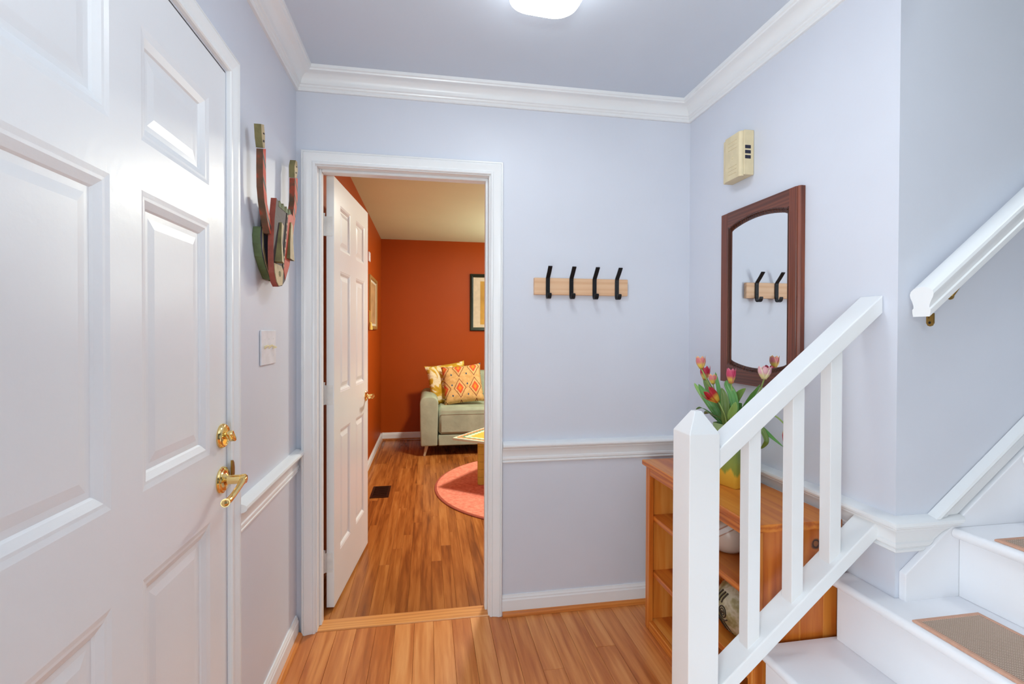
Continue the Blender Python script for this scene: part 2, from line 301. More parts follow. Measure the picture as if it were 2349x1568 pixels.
def tube(bm, pts, rad, seg=10, cap=True, flat=None):
    pts = [Vector(p) for p in pts]; k = len(pts); rings = []
    for i in range(k):
        d = (pts[min(i+1, k-1)]-pts[max(i-1, 0)]); s, t = frame_of(d)
        r = rad[i] if isinstance(rad, (list, tuple)) else rad
        rings.append([bm.verts.new(pts[i]+s*math.cos(a)*r+t*math.sin(a)*r) for a in [2*math.pi*j/seg for j in range(seg)]])
    for i in range(k-1):
        for j in range(seg): bm.faces.new((rings[i][j], rings[i+1][j], rings[i+1][(j+1) % seg], rings[i][(j+1) % seg]))
    if cap: bm.faces.new(rings[0][::-1]); bm.faces.new(rings[-1])
def TB(name, pts, rad, mat, parent=None, seg=10, **k):
    bm = bmesh.new(); tube(bm, pts, rad, seg); return finish(bm, name, mat, parent, smooth=True, **k)
def lathe(bm, prof, org, axis=(0, 0, 1), seg=24, sq=None):
    """prof: (r, h) along axis from org"""
    ax = Vector(axis).normalized(); s, t = frame_of(ax); org = Vector(org); rings = []
    for r, h in prof:
        rings.append([bm.verts.new(org+ax*h+(s*math.cos(a)+t*math.sin(a))*max(r, 1e-5)) for a in [2*math.pi*j/seg for j in range(seg)]])
    for i in range(len(rings)-1):
        for j in range(seg): bm.faces.new((rings[i][j], rings[i+1][j], rings[i+1][(j+1) % seg], rings[i][(j+1) % seg]))
    bm.faces.new(rings[0][::-1]); bm.faces.new(rings[-1])
def LA(name, prof, org, mat, parent=None, axis=(0, 0, 1), seg=24, angle=35, **k):
    bm = bmesh.new(); lathe(bm, prof, org, axis, seg); return finish(bm, name, mat, parent, smooth=True, angle=angle, **k)
def smoothpath(pts, sub=5):
    P = [Vector(p) for p in pts]; out = []
    for i in range(len(P)-1):
        p0, p1, p2, p3 = P[max(i-1, 0)], P[i], P[i+1], P[min(i+2, len(P)-1)]
        for j in range(sub):
            t = j/sub; out.append(0.5*((2*p1)+(p2-p0)*t+(2*p0-5*p1+4*p2-p3)*t*t+(3*p1-p0-3*p2+p3)*t**3))
    out.append(P[-1]); return out
def dup(o, parent=None, loc=None):
    c = o.copy(); COL.objects.link(c)
    if parent: c.parent = parent
    if loc: c.location = loc
    return c

# ------------------------------------------------------------------ dimensions (metres)
W = 1.843; YE = -1.093; CH = 2.44; YB = -3.3      # right wall, wall end, ceiling, back of hall
TH = 0.12                                          # doorway wall thickness
OX0, OX1, OZ = 0.085, 0.840, 2.041                 # doorway finished opening
LX, LY, LC = 4.6, 3.90, 2.46                       # living room

# ------------------------------------------------------------------ shell
# left wall with the entrance-door opening
DY0, DY1, DZ = -1.668, -0.745, 2.047
bm = bmesh.new()
box(bm, (-0.12, DY1, 0), (0, 0.0, CH)); box(bm, (-0.12, YB, 0), (0, DY0, CH)); box(bm, (-0.12, DY0, DZ), (0, DY1, CH))
struct(finish(bm, 'wall_left', M['wall']), 'pale lavender hall wall holding the white front door', 'wall')
bm = bmesh.new()
box(bm, (-0.12, 0, 0), (OX0-0.018, 0.06, CH)); box(bm, (OX1+0.018, 0, 0), (W+0.12, 0.06, CH)); box(bm, (OX0-0.018, 0, OZ+0.018), (OX1+0.018, 0.06, CH))
struct(finish(bm, 'wall_back', M['wall']), 'pale lavender wall with the doorway and the coat hooks', 'wall')
bm = bmesh.new(); box(bm, (W, YE, 0), (W+0.12, 0.0, 5.0))
struct(finish(bm, 'wall_right', M['wall']), 'pale lavender wall holding the mirror and the door chime', 'wall')
bm = bmesh.new(); box(bm, (W+0.12, YE, 0), (4.2, YE+0.12, 5.0))
struct(finish(bm, 'wall_stair', M['wall']), 'shaded lavender wall rising beside the stairs behind the handrail', 'wall')
bm = bmesh.new(); box(bm, (4.2, YB, 0), (4.3, YE+0.12, 5.0))
struct(finish(bm, 'wall_landing', M['wall']), 'lavender wall at the head of the stairs', 'wall')
bm = bmesh.new(); box(bm, (-0.12, YB, CH), (W+0.12, 0.06, CH+0.12))
struct(finish(bm, 'ceiling', M['ceiling']), 'flat white hall ceiling with the lit square lamp', 'ceiling')
bm = bmesh.new(); box(bm, (W+0.12, YB, 4.9), (4.3, YE+0.12, 5.0))
struct(finish(bm, 'ceiling_stairwell', M['ceiling']), 'white ceiling high above the stairs', 'ceiling')
# living room shell
bm = bmesh.new()
box(bm, (-0.12, 0.06, 0), (OX0-0.018, TH, LC)); box(bm, (OX1+0.018, 0.06, 0), (LX, TH, LC)); box(bm, (OX0-0.018, 0.06, OZ+0.018), (OX1+0.018, TH, LC))
struct(finish(bm, 'wall_living_front', M['orange']), 'burnt orange side of the doorway wall', 'wall')
bm = bmesh.new(); box(bm, (-0.12, TH, 0), (0.0, LY, LC)); struct(finish(bm, 'wall_living_left', M['orange']), 'burnt orange wall behind the open white door', 'wall')
bm = bmesh.new(); box(bm, (-0.12, LY, 0), (LX, LY+0.12, LC)); struct(finish(bm, 'wall_living_far', M['orange']), 'burnt orange far wall behind the sage sofa', 'wall')
bm = bmesh.new(); box(bm, (LX, TH, 0), (LX+0.1, 0.9, LC)); box(bm, (LX, 3.2, 0), (LX+0.1, LY, LC)); box(bm, (LX, 0.9, 0), (LX+0.1, 3.2, 0.8)); box(bm, (LX, 0.9, 2.2), (LX+0.1, 3.2, LC))
struct(finish(bm, 'wall_living_right', M['orange']), 'burnt orange window wall of the living room', 'wall')
bm = bmesh.new(); box(bm, (-0.12, 0.06, LC), (LX+0.1, LY+0.12, LC+0.1)); struct(finish(bm, 'ceiling_living', M['living_ceiling']), 'cream living room ceiling seen through the doorway', 'ceiling')

# ------------------------------------------------------------------ floors made of planks
def plank_mesh(name, w, l, t, mat, gap=0.0004, ch=0.0008):
    bm = bmesh.new(); x0, x1, y0, y1 = -w/2+gap, w/2-gap, -l/2+gap, l/2-gap
    lo = [bm.verts.new(p) for p in ((x0,y0,-t),(x1,y0,-t),(x1,y1,-t),(x0,y1,-t))]
    mi = [bm.verts.new(p) for p in ((x0,y0,-ch),(x1,y0,-ch),(x1,y1,-ch),(x0,y1,-ch))]
    up = [bm.verts.new(p) for p in ((x0+ch,y0+ch,0),(x1-ch,y0+ch,0),(x1-ch,y1-ch,0),(x0+ch,y1-ch,0))]
    for A, B in ((lo, mi), (mi, up)):
        for i in range(4): bm.faces.new((A[i], A[(i+1) % 4], B[(i+1) % 4], B[i]))
    bm.faces.new(up); bm.faces.new(lo[::-1])
    bmesh.ops.recalc_face_normals(bm, faces=bm.faces)
    me = bpy.data.meshes.new(name); bm.to_mesh(me); bm.free(); me.materials.append(mat); return me
def plank(me, x, y, z, parent):
    o = bpy.data.objects.new('plank', me); COL.objects.link(o); o.location = (x, y, z); o.parent = parent; return o
BASE_DARK = plain('subfloor', srgb(60, 34, 16), 0.8)
bm = bmesh.new(); box(bm, (-0.12, YB, -0.08), (4.3, 0.0, -0.018))
fl = struct(finish(bm, 'floor', BASE_DARK), 'honey oak strip floor of the hall', 'floor')
PW = 0.0840; X0 = 0.168-2*PW; cuts = [-0.42, -1.2, -0.62, -0.95, -1.6, -0.78]
joint = {15: -0.30, 16: -0.58, 12: -0.40, 4: -0.70, 9: -0.62, 18: -0.40, 14: -0.72, 1: -0.55}
cache = {}
for i in range(0, 22):
    xa = X0+PW*i; a, b2 = max(xa, 0.0), min(xa+PW, W)
    if b2-a < 0.01: continue
    ys = [YB, joint.get(i, -0.85-0.13*((i*7) % 9))-1.0, joint.get(i, -0.85-0.13*((i*7) % 9)), -0.001]
    for ya, yb in zip(ys[:-1], ys[1:]):
        key = (round(b2-a, 4), round(yb-ya, 3))
        if key not in cache: cache[key] = plank_mesh('plank', b2-a, yb-ya, 0.018, M['oak'])
        plank(cache[key], (a+b2)/2, (ya+yb)/2, random.uniform(-0.0003, 0.0003), fl)
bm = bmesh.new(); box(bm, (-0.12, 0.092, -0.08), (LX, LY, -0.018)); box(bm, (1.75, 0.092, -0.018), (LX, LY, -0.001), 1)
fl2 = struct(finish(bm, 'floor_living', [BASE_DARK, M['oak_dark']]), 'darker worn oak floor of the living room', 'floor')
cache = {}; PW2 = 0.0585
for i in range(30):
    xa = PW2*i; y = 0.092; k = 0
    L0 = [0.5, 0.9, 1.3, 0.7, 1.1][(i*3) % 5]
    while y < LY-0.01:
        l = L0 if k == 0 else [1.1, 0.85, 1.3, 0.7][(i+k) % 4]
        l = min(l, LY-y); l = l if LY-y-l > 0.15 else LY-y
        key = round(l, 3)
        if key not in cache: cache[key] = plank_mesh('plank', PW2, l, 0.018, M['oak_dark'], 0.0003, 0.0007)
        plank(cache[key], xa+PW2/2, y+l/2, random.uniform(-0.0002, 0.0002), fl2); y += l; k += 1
# threshold
PR('trim_threshold', [(0.0, -0.02), (0.0, 0.0005), (0.004, 0.004), (0.086, 0.004), (0.0915, 0.0005), (0.0915, -0.02)], 'x', OX0-0.018, OX1+0.018, M['oak_x'])
struct(bpy.data.objects['trim_threshold'], 'pale oak threshold board lying across the doorway', 'threshold')

# ------------------------------------------------------------------ crown, chair rail, baseboards, casings
crown = [(0, 0), (0.010, 0), (0.013, 0.004), (0.013, 0.012), (0.018, 0.016), (0.020, 0.021), (0.024, 0.023)]
for t in range(0, 9):
    a = R(90)*t/8; crown.append((0.026+0.042*(1-math.cos(a)), 0.025+0.038*math.sin(a)))
crown += [(0.070, 0.064), (0.072, 0.069), (0.078, 0.072), (0.080, 0.0833), (0, 0.0833)]
ZC = 2.3567
struct(SW('trim_crown', [(0, YB+0.05, ZC), (0, 0, ZC), (W, 0, ZC), (W, YE+0.002, ZC)], (0, 0, 1), crown, M['trim']), 'white crown moulding around the hall ceiling', 'moulding')
rail = [(0, 0), (0.008, 0), (0.011, 0.003), (0.011, 0.008), (0.008, 0.011), (0.010, 0.013), (0.013, 0.017), (0.013, 0.026), (0.010, 0.030),
        (0.010, 0.034), (0.012, 0.050), (0.017, 0.060), (0.020, 0.064), (0.020, 0.070), (0.028, 0.072), (0.035, 0.077), (0.037, 0.083), (0.035, 0.090), (0.027, 0.095), (0.014, 0.098), (0, 0.1)]
ZR = 0.7117
struct(SW('trim_chair_rail_left', [(0, -0.694, ZR), (0, -0.001, ZR)], (0, 0, 1), rail, M['trim']), 'white chair rail beside the front door under the mask', 'moulding')
struct(SW('trim_chair_rail_back', [(0.904, 0, ZR), (W, 0, ZR), (W, YE, ZR), (2.06, YE, ZR)], (0, 0, 1), rail, M['trim']), 'white chair rail running under the hooks and mirror to the stairs', 'moulding')
for v in bpy.data.objects['trim_chair_rail_back'].data.vertices:
    if v.co.x > 2.05: v.co.x = 1.872+(v.co.z-0.672)/0.805
base = [(0, 0), (0.013, 0), (0.013, 0.068), (0.010, 0.074), (0.010, 0.080), (0.006, 0.086), (0.005, 0.092), (0, 0.092)]
quarter = [(0.0, 0.0)]+[(0.017*math.cos(R(90)*t/6), 0.020*math.sin(R(90)*t/6)) for t in range(7)]
def baseboard(name, path, label, mat=None):
    o = struct(SW(name, path, (0, 0, 1), base, M['trim']), label, 'baseboard')
    return o
def shoe(parent, path, mat):
    prof = [(0.013+a, b) for a, b in quarter]
    return SW('shoe_moulding', path, (0, 0, 1), prof, mat, parent)
b_ = baseboard('baseboard_left', [(0, -0.694, 0.001), (0, -0.019, 0.001)], 'white baseboard with honey wood shoe along the left wall'); shoe(b_, [(0, -0.694, 0.001), (0, -0.020, 0.001)], M['shoe'])
b_ = baseboard('baseboard_back', [(0.903, 0, 0.001), (W, 0, 0.001)], 'white baseboard with honey wood shoe right of the doorway'); shoe(b_, [(0.905, 0, 0.001), (W-0.014, 0, 0.001)], M['shoe_x'])
b_ = baseboard('baseboard_right', [(W, -0.014, 0.001), (W, -0.93, 0.001)], 'white baseboard behind the pine bookcase')
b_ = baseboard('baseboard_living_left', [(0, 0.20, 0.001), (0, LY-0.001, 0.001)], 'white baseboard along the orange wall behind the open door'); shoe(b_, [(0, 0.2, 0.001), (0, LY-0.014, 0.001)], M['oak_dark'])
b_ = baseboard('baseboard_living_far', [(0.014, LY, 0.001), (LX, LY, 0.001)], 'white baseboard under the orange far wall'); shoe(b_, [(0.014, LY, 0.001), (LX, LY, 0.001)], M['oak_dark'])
# colonial casing: a outward from the opening, b out of the wall
def casing_prof(w): return [(0, 0), (0, 0.009), (0.003, 0.012), (0.010, 0.013), (0.013, 0.010), (0.017, 0.012), (w*0.55, 0.015), (w*0.72, 0.019), (w*0.80, 0.0195), (w*0.84, 0.016), (w*0.88, 0.019), (w-0.003, 0.019), (w, 0.016), (w, 0)]
cw = 0.057; cx0, cx1, cz = OX0-0.006, OX1+0.006, OZ+0.004
dr = struct(SW('door_casing_back', [(cx1, 0, 0.001), (cx1, 0, cz), (cx0, 0, cz), (cx0, 0, 0.001)], (0, -1, 0), casing_prof(cw), M['trim'], angle=20), 'white moulded casing around the living room doorway', 'door frame')
dr.name = 'trim_door_casing_back'
# jamb lining with stop
bm = bmesh.new()
box(bm, (OX0-0.018, 0.0, 0), (OX0, TH+0.01, OZ)); box(bm, (OX1, 0.0, 0), (OX1+0.018, TH+0.01, OZ)); box(bm, (OX0-0.018, 0.0, OZ), (OX1+0.018, TH+0.01, OZ+0.018))
box(bm, (OX0, 0.045, 0.004), (OX0+0.010, 0.085, OZ)); box(bm, (OX1-0.011, 0.045, 0.004), (OX1, 0.085, OZ)); box(bm, (OX0+0.011, 0.045, OZ-0.011), (OX1-0.011, 0.085, OZ))
struct(finish(bm, 'trim_door_jamb', M['trim'], bevel=0.0015, seg=1), 'white door jamb lining the doorway to the orange room', 'door frame')
struct(SW('trim_door_casing_living', [(cx0, TH+0.01, 0.001), (cx0, TH+0.01, cz), (cx1, TH+0.01, cz), (cx1, TH+0.01, 0.001)], (0, 1, 0), casing_prof(0.062), M['trim']), 'white casing on the orange side of the doorway', 'door frame')
# front-door casing
struct(SW('trim_front_door_casing', [(0, DY0-0.004, 0.001), (0, DY0-0.004, DZ+0.006), (0, DY1+0.006, DZ+0.006), (0, DY1+0.006, 0.001)], (1, 0, 0), [(-a, b) for a, b in casing_prof(0.05)], M['trim'], angle=20), 'white moulded casing around the front door', 'door frame')
bm = bmesh.new(); box(bm, (-0.12, DY0-0.006, 0), (-0.002, DY0, DZ+0.004)); box(bm, (-0.12, DY1, 0), (-0.002, DY1+0.006, DZ+0.004)); box(bm, (-0.12, DY0, DZ), (-0.002, DY1, DZ+0.006)); box(bm, (-0.12, DY0, 0), (-0.055, DY1, DZ))
struct(finish(bm, 'trim_front_door_jamb', M['trim']), 'white jamb of the front door', 'door frame')

# ------------------------------------------------------------------ six-panel doors
def panel_door(root, w, h, t, cols, rows, mat, ox, ov, recess, field_in, field_rise, two_sided=False):
    """door slab in local frame: x along width (0..w), face at y=0 (outward -y), z up. Parts: frame (stiles and rails) and six panels."""
    bm = bmesh.new()
    xs = [0]+[c for pr in cols for c in pr]+[w]; zs = [0]+[c for pr in rows for c in pr]+[h]
    for i in range(len(xs)-1):
        for j in range(len(zs)-1):
            if i % 2 == 1 and j % 2 == 1: continue
            box(bm, (xs[i], 0, zs[j]), (xs[i+1], t, zs[j+1]))
    bmesh.ops.remove_doubles(bm, verts=bm.verts, dist=1e-5)
    # drop interior doubled faces
    seen = {}
    for f in list(bm.faces):
        k = frozenset(v.index for v in f.verts) if False else tuple(sorted((round(v.co.x, 5), round(v.co.y, 5), round(v.co.z, 5)) for v in f.verts))
        seen.setdefault(k, []).append(f)
    dead = [f for fs in seen.values() if len(fs) > 1 for f in fs]
    bmesh.ops.delete(bm, geom=dead, context='FACES')
    finish(bm, 'stile_and_rail_frame', mat, root, local=True)
    for ca, cb in cols:
        for ra, rb in rows:
            bm = bmesh.new()
            # ovolo moulding sloping in from the frame, then flat, then raised field
            steps = [(0.0, 0.0), (ov*0.25, recess*0.18), (ov*0.40, recess*0.22), (ov*0.75, recess*0.72), (ov*0.85, recess), (field_in-0.004, recess), (field_in+0.016, recess-field_rise)]
            rings = []
            for d, y in steps:
                rings.append([bm.verts.new(p) for p in ((ca+d, y, ra+d), (cb-d, y, ra+d), (cb-d, y, rb-d), (ca+d, y, rb-d))])
            for A, B in zip(rings[:-1], rings[1:]):
                for q in range(4): bm.faces.new((A[q], A[(q+1) % 4], B[(q+1) % 4], B[q]))
            bm.faces.new(rings[-1])
            # back of the panel
            bk = [bm.verts.new(p) for p in ((ca, t*0.8, ra), (cb, t*0.8, ra), (cb, t*0.8, rb), (ca, t*0.8, rb))]
            for q in range(4): bm.faces.new((rings[0][q], rings[0][(q+1) % 4], bk[(q+1) % 4], bk[q]))
            bm.faces.new(bk)
            finish(bm, 'panel', mat, root, local=True)
# front door (closed, in the left wall). local x runs toward -Y: rotate -90deg => local x -> -Y, local -y (outward) -> ... 
fd = thing('door_1', 'white six-panel front door with brass deadbolt and lever', 'door', (0.0, DY1-0.003, 0.008), R(-90), kind='structure')
# with rz=-90: local x -> (0,-1,0); local y -> (1,0,0); the room side is local +y, so mirror depth with a scale-free trick: build face at y=0 and body to -y
def flip_children(root):
    for ch in root.children:
        me = ch.data
        for v in me.vertices: v.co.y = -v.co.y
        me.flip_normals()
panel_door(fd, 0.917, 2.034, 0.044, [(0.105, 0.410), (0.508, 0.813)], [(0.245, 0.811), (0.988, 1.590), (1.689, 1.917)], M['door'], 0, 0.040, 0.013, 0.050, 0.003)
flip_children(fd)
def brass(name, parent, bm): return finish(bm, name, M['brass'], parent, smooth=True, angle=40)
db = LA('deadbolt', [(0.0, 0), (0.033, 0), (0.034, 0.004), (0.032, 0.009), (0.029, 0.012), (0.027, 0.0125), (0.024, 0.0095), (0, 0.0095)], (0.0, -0.781, 1.030), M['brass'], fd, axis=(1, 0, 0), seg=32)
bm = bmesh.new(); tube(bm, [(0.009, -0.781, 1.030), (0.022, -0.781, 1.030)], 0.010, 12)
prism(bm, [(-0.797, 1.043), (-0.788, 1.046), (-0.766, 1.022), (-0.765, 1.014), (-0.774, 1.012), (-0.798, 1.036)], 'x', 0.018, 0.034)
finish(bm, 'thumb_turn', M['brass'], db, smooth=True, angle=40, bevel=0.002)
lv = LA('lever_handle', [(0, 0), (0.036, 0), (0.037, 0.003), (0.035, 0.007), (0.031, 0.008), (0.029, 0.011), (0.020, 0.013), (0.016, 0.016), (0.013, 0.018), (0.0125, 0.050), (0.014, 0.052), (0.014, 0.060), (0.011, 0.064), (0, 0.065)], (0.0, -0.781, 0.908), M['brass'], fd, axis=(1, 0, 0), seg=32)
pts = smoothpath([(0.056, -0.781, 0.908), (0.058, -0.795, 0.905), (0.056, -0.823, 0.893), (0.052, -0.858, 0.880), (0.050, -0.884, 0.877), (0.052, -0.893, 0.880)], 5)
TB('lever', pts, [0.011-0.0035*math.sin(math.pi*min(1, i/(len(pts)*0.85))) for i in range(len(pts))], M['brass'], lv, seg=12)
LA('lever_tip', [(0, -0.008), (0.007, -0.006), (0.0095, 0), (0.007, 0.006), (0, 0.008)], (0.052, -0.893, 0.880), M['brass'], lv, seg=12)
PR('strike_plate', [(-0.744, 0.952), (-0.736, 0.951), (-0.729, 0.943), (-0.7255, 0.928), (-0.7255, 0.912), (-0.729, 0.898), (-0.744, 0.894)], 'x', 0.010, 0.0142, M['brass_old'], fd)

# inner door, opened into the living room
ang = math.atan2(0.074, 0.74)
idr = thing('door_2', 'white six-panel inner door standing open into the orange room', 'door', (0.0915, 0.168, 0.016), R(90)-ang, kind='structure')
# local x along the leaf, local -y is the room side (+X). body towards +y (i.e. -X)
t_ = 0.035
panel_door(idr, 0.712, 2.035, t_, [(0.105, 0.300), (0.418, 0.617)], [(0.228, 0.822), (1.005, 1.603), (1.705, 1.924)], M['trim'], 0, 0.022, 0.010, 0.030, 0.006)
idr.location = (0.0915+t_*math.cos(ang), 0.168+t_*math.sin(ang)*-1, 0.016)
FRAME[idr] = Matrix.Translation(idr.location) @ Matrix.Rotation(R(90)-ang, 4, 'Z')
for z in (1.815, 1.022, 0.228):
    h = bmesh.new(); z0 = z-0.016
    box(h, (-0.0022, 0.006, z0-0.046), (0.0, t_+0.006, z0+0.046))
    prism(h, [(-0.0022, t_+0.004), (0.0, t_+0.004), (-0.002, t_+0.012), (-0.004, t_+0.012)], 'z', z0-0.046, z0+0.046)
    hg = finish(h, 'hinge', M['hinge'], idr, local=True)
    k = bmesh.new()
    for a0, a1 in ((-0.046, -0.028), (-0.0275, -0.010), (-0.0095, 0.0095), (0.010, 0.0275), (0.028, 0.046)):
        tube(k, [(-0.004, t_+0.010, z0+a0), (-0.004, t_+0.010, z0+a1)], 0.005, 10)
    tube(k, [(-0.004, t_+0.010, z0+0.046), (-0.004, t_+0.010, z0+0.060)], [0.004, 0.006], 10)
    finish(k, 'hinge_knuckle', M['hinge'], hg, local=True, smooth=True)
    for dz, yy in ((-0.032, 0.012), (0.0, 0.018), (0.032, 0.012)):
        LA('screw', [(0, 0), (0.003, 0), (0.0025, 0.0012), (0, 0.0012)], (-0.0022, yy, z0+dz), M['white_plastic'], hg, axis=(-1, 0, 0), seg=8, local=True)
kn = LA('door_knob', [(0, 0), (0.031, 0), (0.031, 0.003), (0.028, 0.007), (0.014, 0.010), (0.010, 0.014), (0.010, 0.028), (0.012, 0.030), (0.013, 0.040), (0.011, 0.048), (0, 0.050)], (0.655, 0.0, 0.918), M['brass'], idr, axis=(0, -1, 0), local=True)
TB('lever', smoothpath([(0.655, -0.044, 0.918), (0.640, -0.047, 0.918), (0.605, -0.047, 0.914), (0.570, -0.044, 0.916), (0.555, -0.044, 0.920)], 4), [0.009]*10+[0.007]*7, M['brass'], kn, local=True)

# ------------------------------------------------------------------ ceiling lamp
def rounded_rect(w, d, r, n=8):
    out = []
    for cx, cy, a0 in ((w/2-r, d/2-r, 0), (-w/2+r, d/2-r, 90), (-w/2+r, -d/2+r, 180), (w/2-r, -d/2+r, 270)):
        for i in range(n+1): a = R(a0+90*i/n); out.append((cx+r*math.cos(a), cy+r*math.sin(a)))
    return out
LCX, LCY = 0.934, -0.790
cl = thing('ceiling_light', 'glowing white rounded square lamp on the hall ceiling', 'lamp', (LCX, LCY, CH), R(5))
bm = bmesh.new(); prism(bm, rounded_rect(0.20, 0.27, 0.06), 'z', -0.022, -0.0005); finish(bm, 'base_plate', M['white_metal'], cl, local=True, bevel=0.004, smooth=True)
bm = bmesh.new(); rr = rounded_rect(0.228, 0.30, 0.072)
rings = []
for s_, z in ((0.99, -0.0225), (1.0, -0.030), (1.0, -0.058), (0.99, -0.066), (0.96, -0.070)):
    rings.append([bm.verts.new((x*s_, y*s_, z)) for x, y in rr])
for k, (A, B) in enumerate(zip(rings[:-1], rings[1:])):
    for i in range(len(A)): bm.faces.new((A[i], A[(i+1) % len(A)], B[(i+1) % len(A)], B[i])).material_index = 1 if k < 2 else 0
bm.faces.new(rings[0][::-1]).material_index = 1; bm.faces.new(rings[-1]); finish(bm, 'diffuser', [M['lamp'], M['lamp_side']], cl, local=True, smooth=True)

# ------------------------------------------------------------------ coat rack
rk = thing('coat_rack', 'pale wooden board with four black iron hooks right of the doorway', 'coat rack', (1.28, -0.002, 1.534))
BX('board', (1.050, -0.0205, 1.496), (1.511, -0.0005, 1.575), M['maple'], rk, bevel=0.002)
def hook(x):
    bm = bmesh.new(); hw = 0.0094; path = [(-0.070, 1.622), (-0.0685, 1.621), (-0.048, 1.598), (-0.030, 1.580), (-0.0245, 1.570), (-0.0235, 1.55), (-0.0235, 1.500), (-0.0245, 1.490), (-0.030, 1.481), (-0.040, 1.4785), (-0.050, 1.482), (-0.056, 1.491), (-0.058, 1.502)]
    pts = [Vector((0, y, z)) for y, z in smoothpath3(path)]; th = 0.0024; rings = []
    for i, p in enumerate(pts):
        d = (pts[min(i+1, len(pts)-1)]-pts[max(0, i-1)]).normalized(); nn = Vector((0, -d.z, d.y)); hh = hw*(0.75 if i in (0, len(pts)-1) else 1)
        rings.append([bm.verts.new(p+Vector((sx*hh, 0, 0))+nn*s*th) for sx, s in ((-1, -1), (1, -1), (1, 1), (-1, 1))])
    for A, B in zip(rings[:-1], rings[1:]):
        for q in range(4): bm.faces.new((A[q], B[q], B[(q+1) % 4], A[(q+1) % 4]))
    bm.faces.new(rings[0]); bm.faces.new(rings[-1][::-1])
    for v in bm.verts: v.co.x += x
    h = finish(bm, 'hook', M['iron'], rk, smooth=True, angle=35)
    for z in (1.559, 1.516): LA('screw', [(0, 0), (0.0032, 0), (0.0026, 0.0014), (0, 0.0016)], (x, -0.0258, z), M['screw'], h, axis=(0, -1, 0), seg=10)
def smoothpath3(p): return [(v.y, v.z) for v in smoothpath([(0, a, b) for a, b in p], 3)]
for x in (1.114, 1.228, 1.342, 1.454): hook(x)

# ------------------------------------------------------------------ mirror
mr = thing('mirror', 'arched cherry wood framed mirror hanging on the right wall above the bookcase', 'mirror', (W-0.001, -0.53, 1.112))
y0, y1, z0, z1 = -0.755, -0.305, 1.112, 1.828; xf = 1.817; xb = W-0.001; sw = 0.046
def arch(s, off=0.0, n=28):
    """inner top outline y from far (-0.351) to near (-0.709): shoulders then arch; returns (y,z)"""
    ya, yb = y1-sw-off, y0+sw+off; L = ya-yb; out = []
    for i in range(n+1):
        t = i/n; y = ya-L*t; q = min(t, 1-t)*2     # 0 at shoulder, 1 centre
        e = 0.0 if q < 0.10 else (q-0.10)/0.90
        zz = 1.767+off*0.3 + 0.022*(1-(1-e)**2.0)- (0.004*math.sin(min(1, q/0.12)*math.pi))
        out.append((y, zz-off if s > 0 else (1.186+1.767)-zz+off))
    return out
def rail_piece(name, s):
    ins = arch(s); ys = (z1 if s > 0 else z0)
    pts = [(y1-sw, ys)]+ins+[(y0+sw, ys)]
    PR(name, pts, 'x', xf, xb, M['cherry_y'], mr)
rail_piece('top_rail', 1); rail_piece('bottom_rail', -1)
BX('stile', (xf, y1-sw, z0), (xb, y1, z1), M['cherry_z'], mr, bevel=0.002)
# near stile has a routed outer edge
PR('stile', [(xf, y0+sw), (xf, y0+0.014), (xf+0.003, y0+0.012), (xf+0.003, y0+0.006), (xf+0.007, y0+0.002), (xf+0.009, y0), (xb, y0), (xb, y0+sw)], 'z', z0, z1, M['cherry_z'], mr)
# inner moulding: stepped lip following the opening
loop = arch(1)+arch(-1)[::-1]
cy_, cz_ = sum(p[0] for p in loop)/len(loop), sum(p[1] for p in loop)/len(loop)
bm = bmesh.new(); rings = []
def inset(d, x):
    out = []
    n = len(loop)
    for i in range(n):
        a, b_, c_ = Vector(loop[i-1]), Vector(loop[i]), Vector(loop[(i+1) % n])
        d1, d2 = (b_-a), (c_-b_)
        d1 = d1.normalized() if d1.length > 1e-9 else d2.normalized(); d2 = d2.normalized() if d2.length > 1e-9 else d1
        n1 = Vector((-d1.y, d1.x)); n2 = Vector((-d2.y, d2.x)); mm = (n1+n2)/(1+max(-0.5, n1.dot(n2)))
        q = b_+mm*d
        if (q-Vector((cy_, cz_))).length > (b_-Vector((cy_, cz_))).length+1e-6: q = b_-mm*d
        out.append((x, q.x, q.y))
    return out
for d, x in ((0.0, xf+0.001), (0.004, xf+0.0005), (0.006, xf+0.005), (0.010, xf+0.0035), (0.012, xf+0.008), (0.016, xf+0.0075), (0.018, xf+0.0095), (0.018, xf+0.016), (0.0, xf+0.016)):
    rings.append([bm.verts.new(p) for p in inset(d, x)])
for A, B in zip(rings, rings[1:]+rings[:1]):
    for i in range(len(A)): bm.faces.new((A[i], A[(i+1) % len(A)], B[(i+1) % len(A)], B[i]))
finish(bm, 'inner_moulding', M['cherry_dark'], mr, smooth=True, angle=30)
bm = bmesh.new(); box(bm, (xf+0.010, y0+sw-0.004, z0+0.05), (xf+0.014, y1-sw+0.004, z1-0.05)); finish(bm, 'glass', M['mirror'], mr)

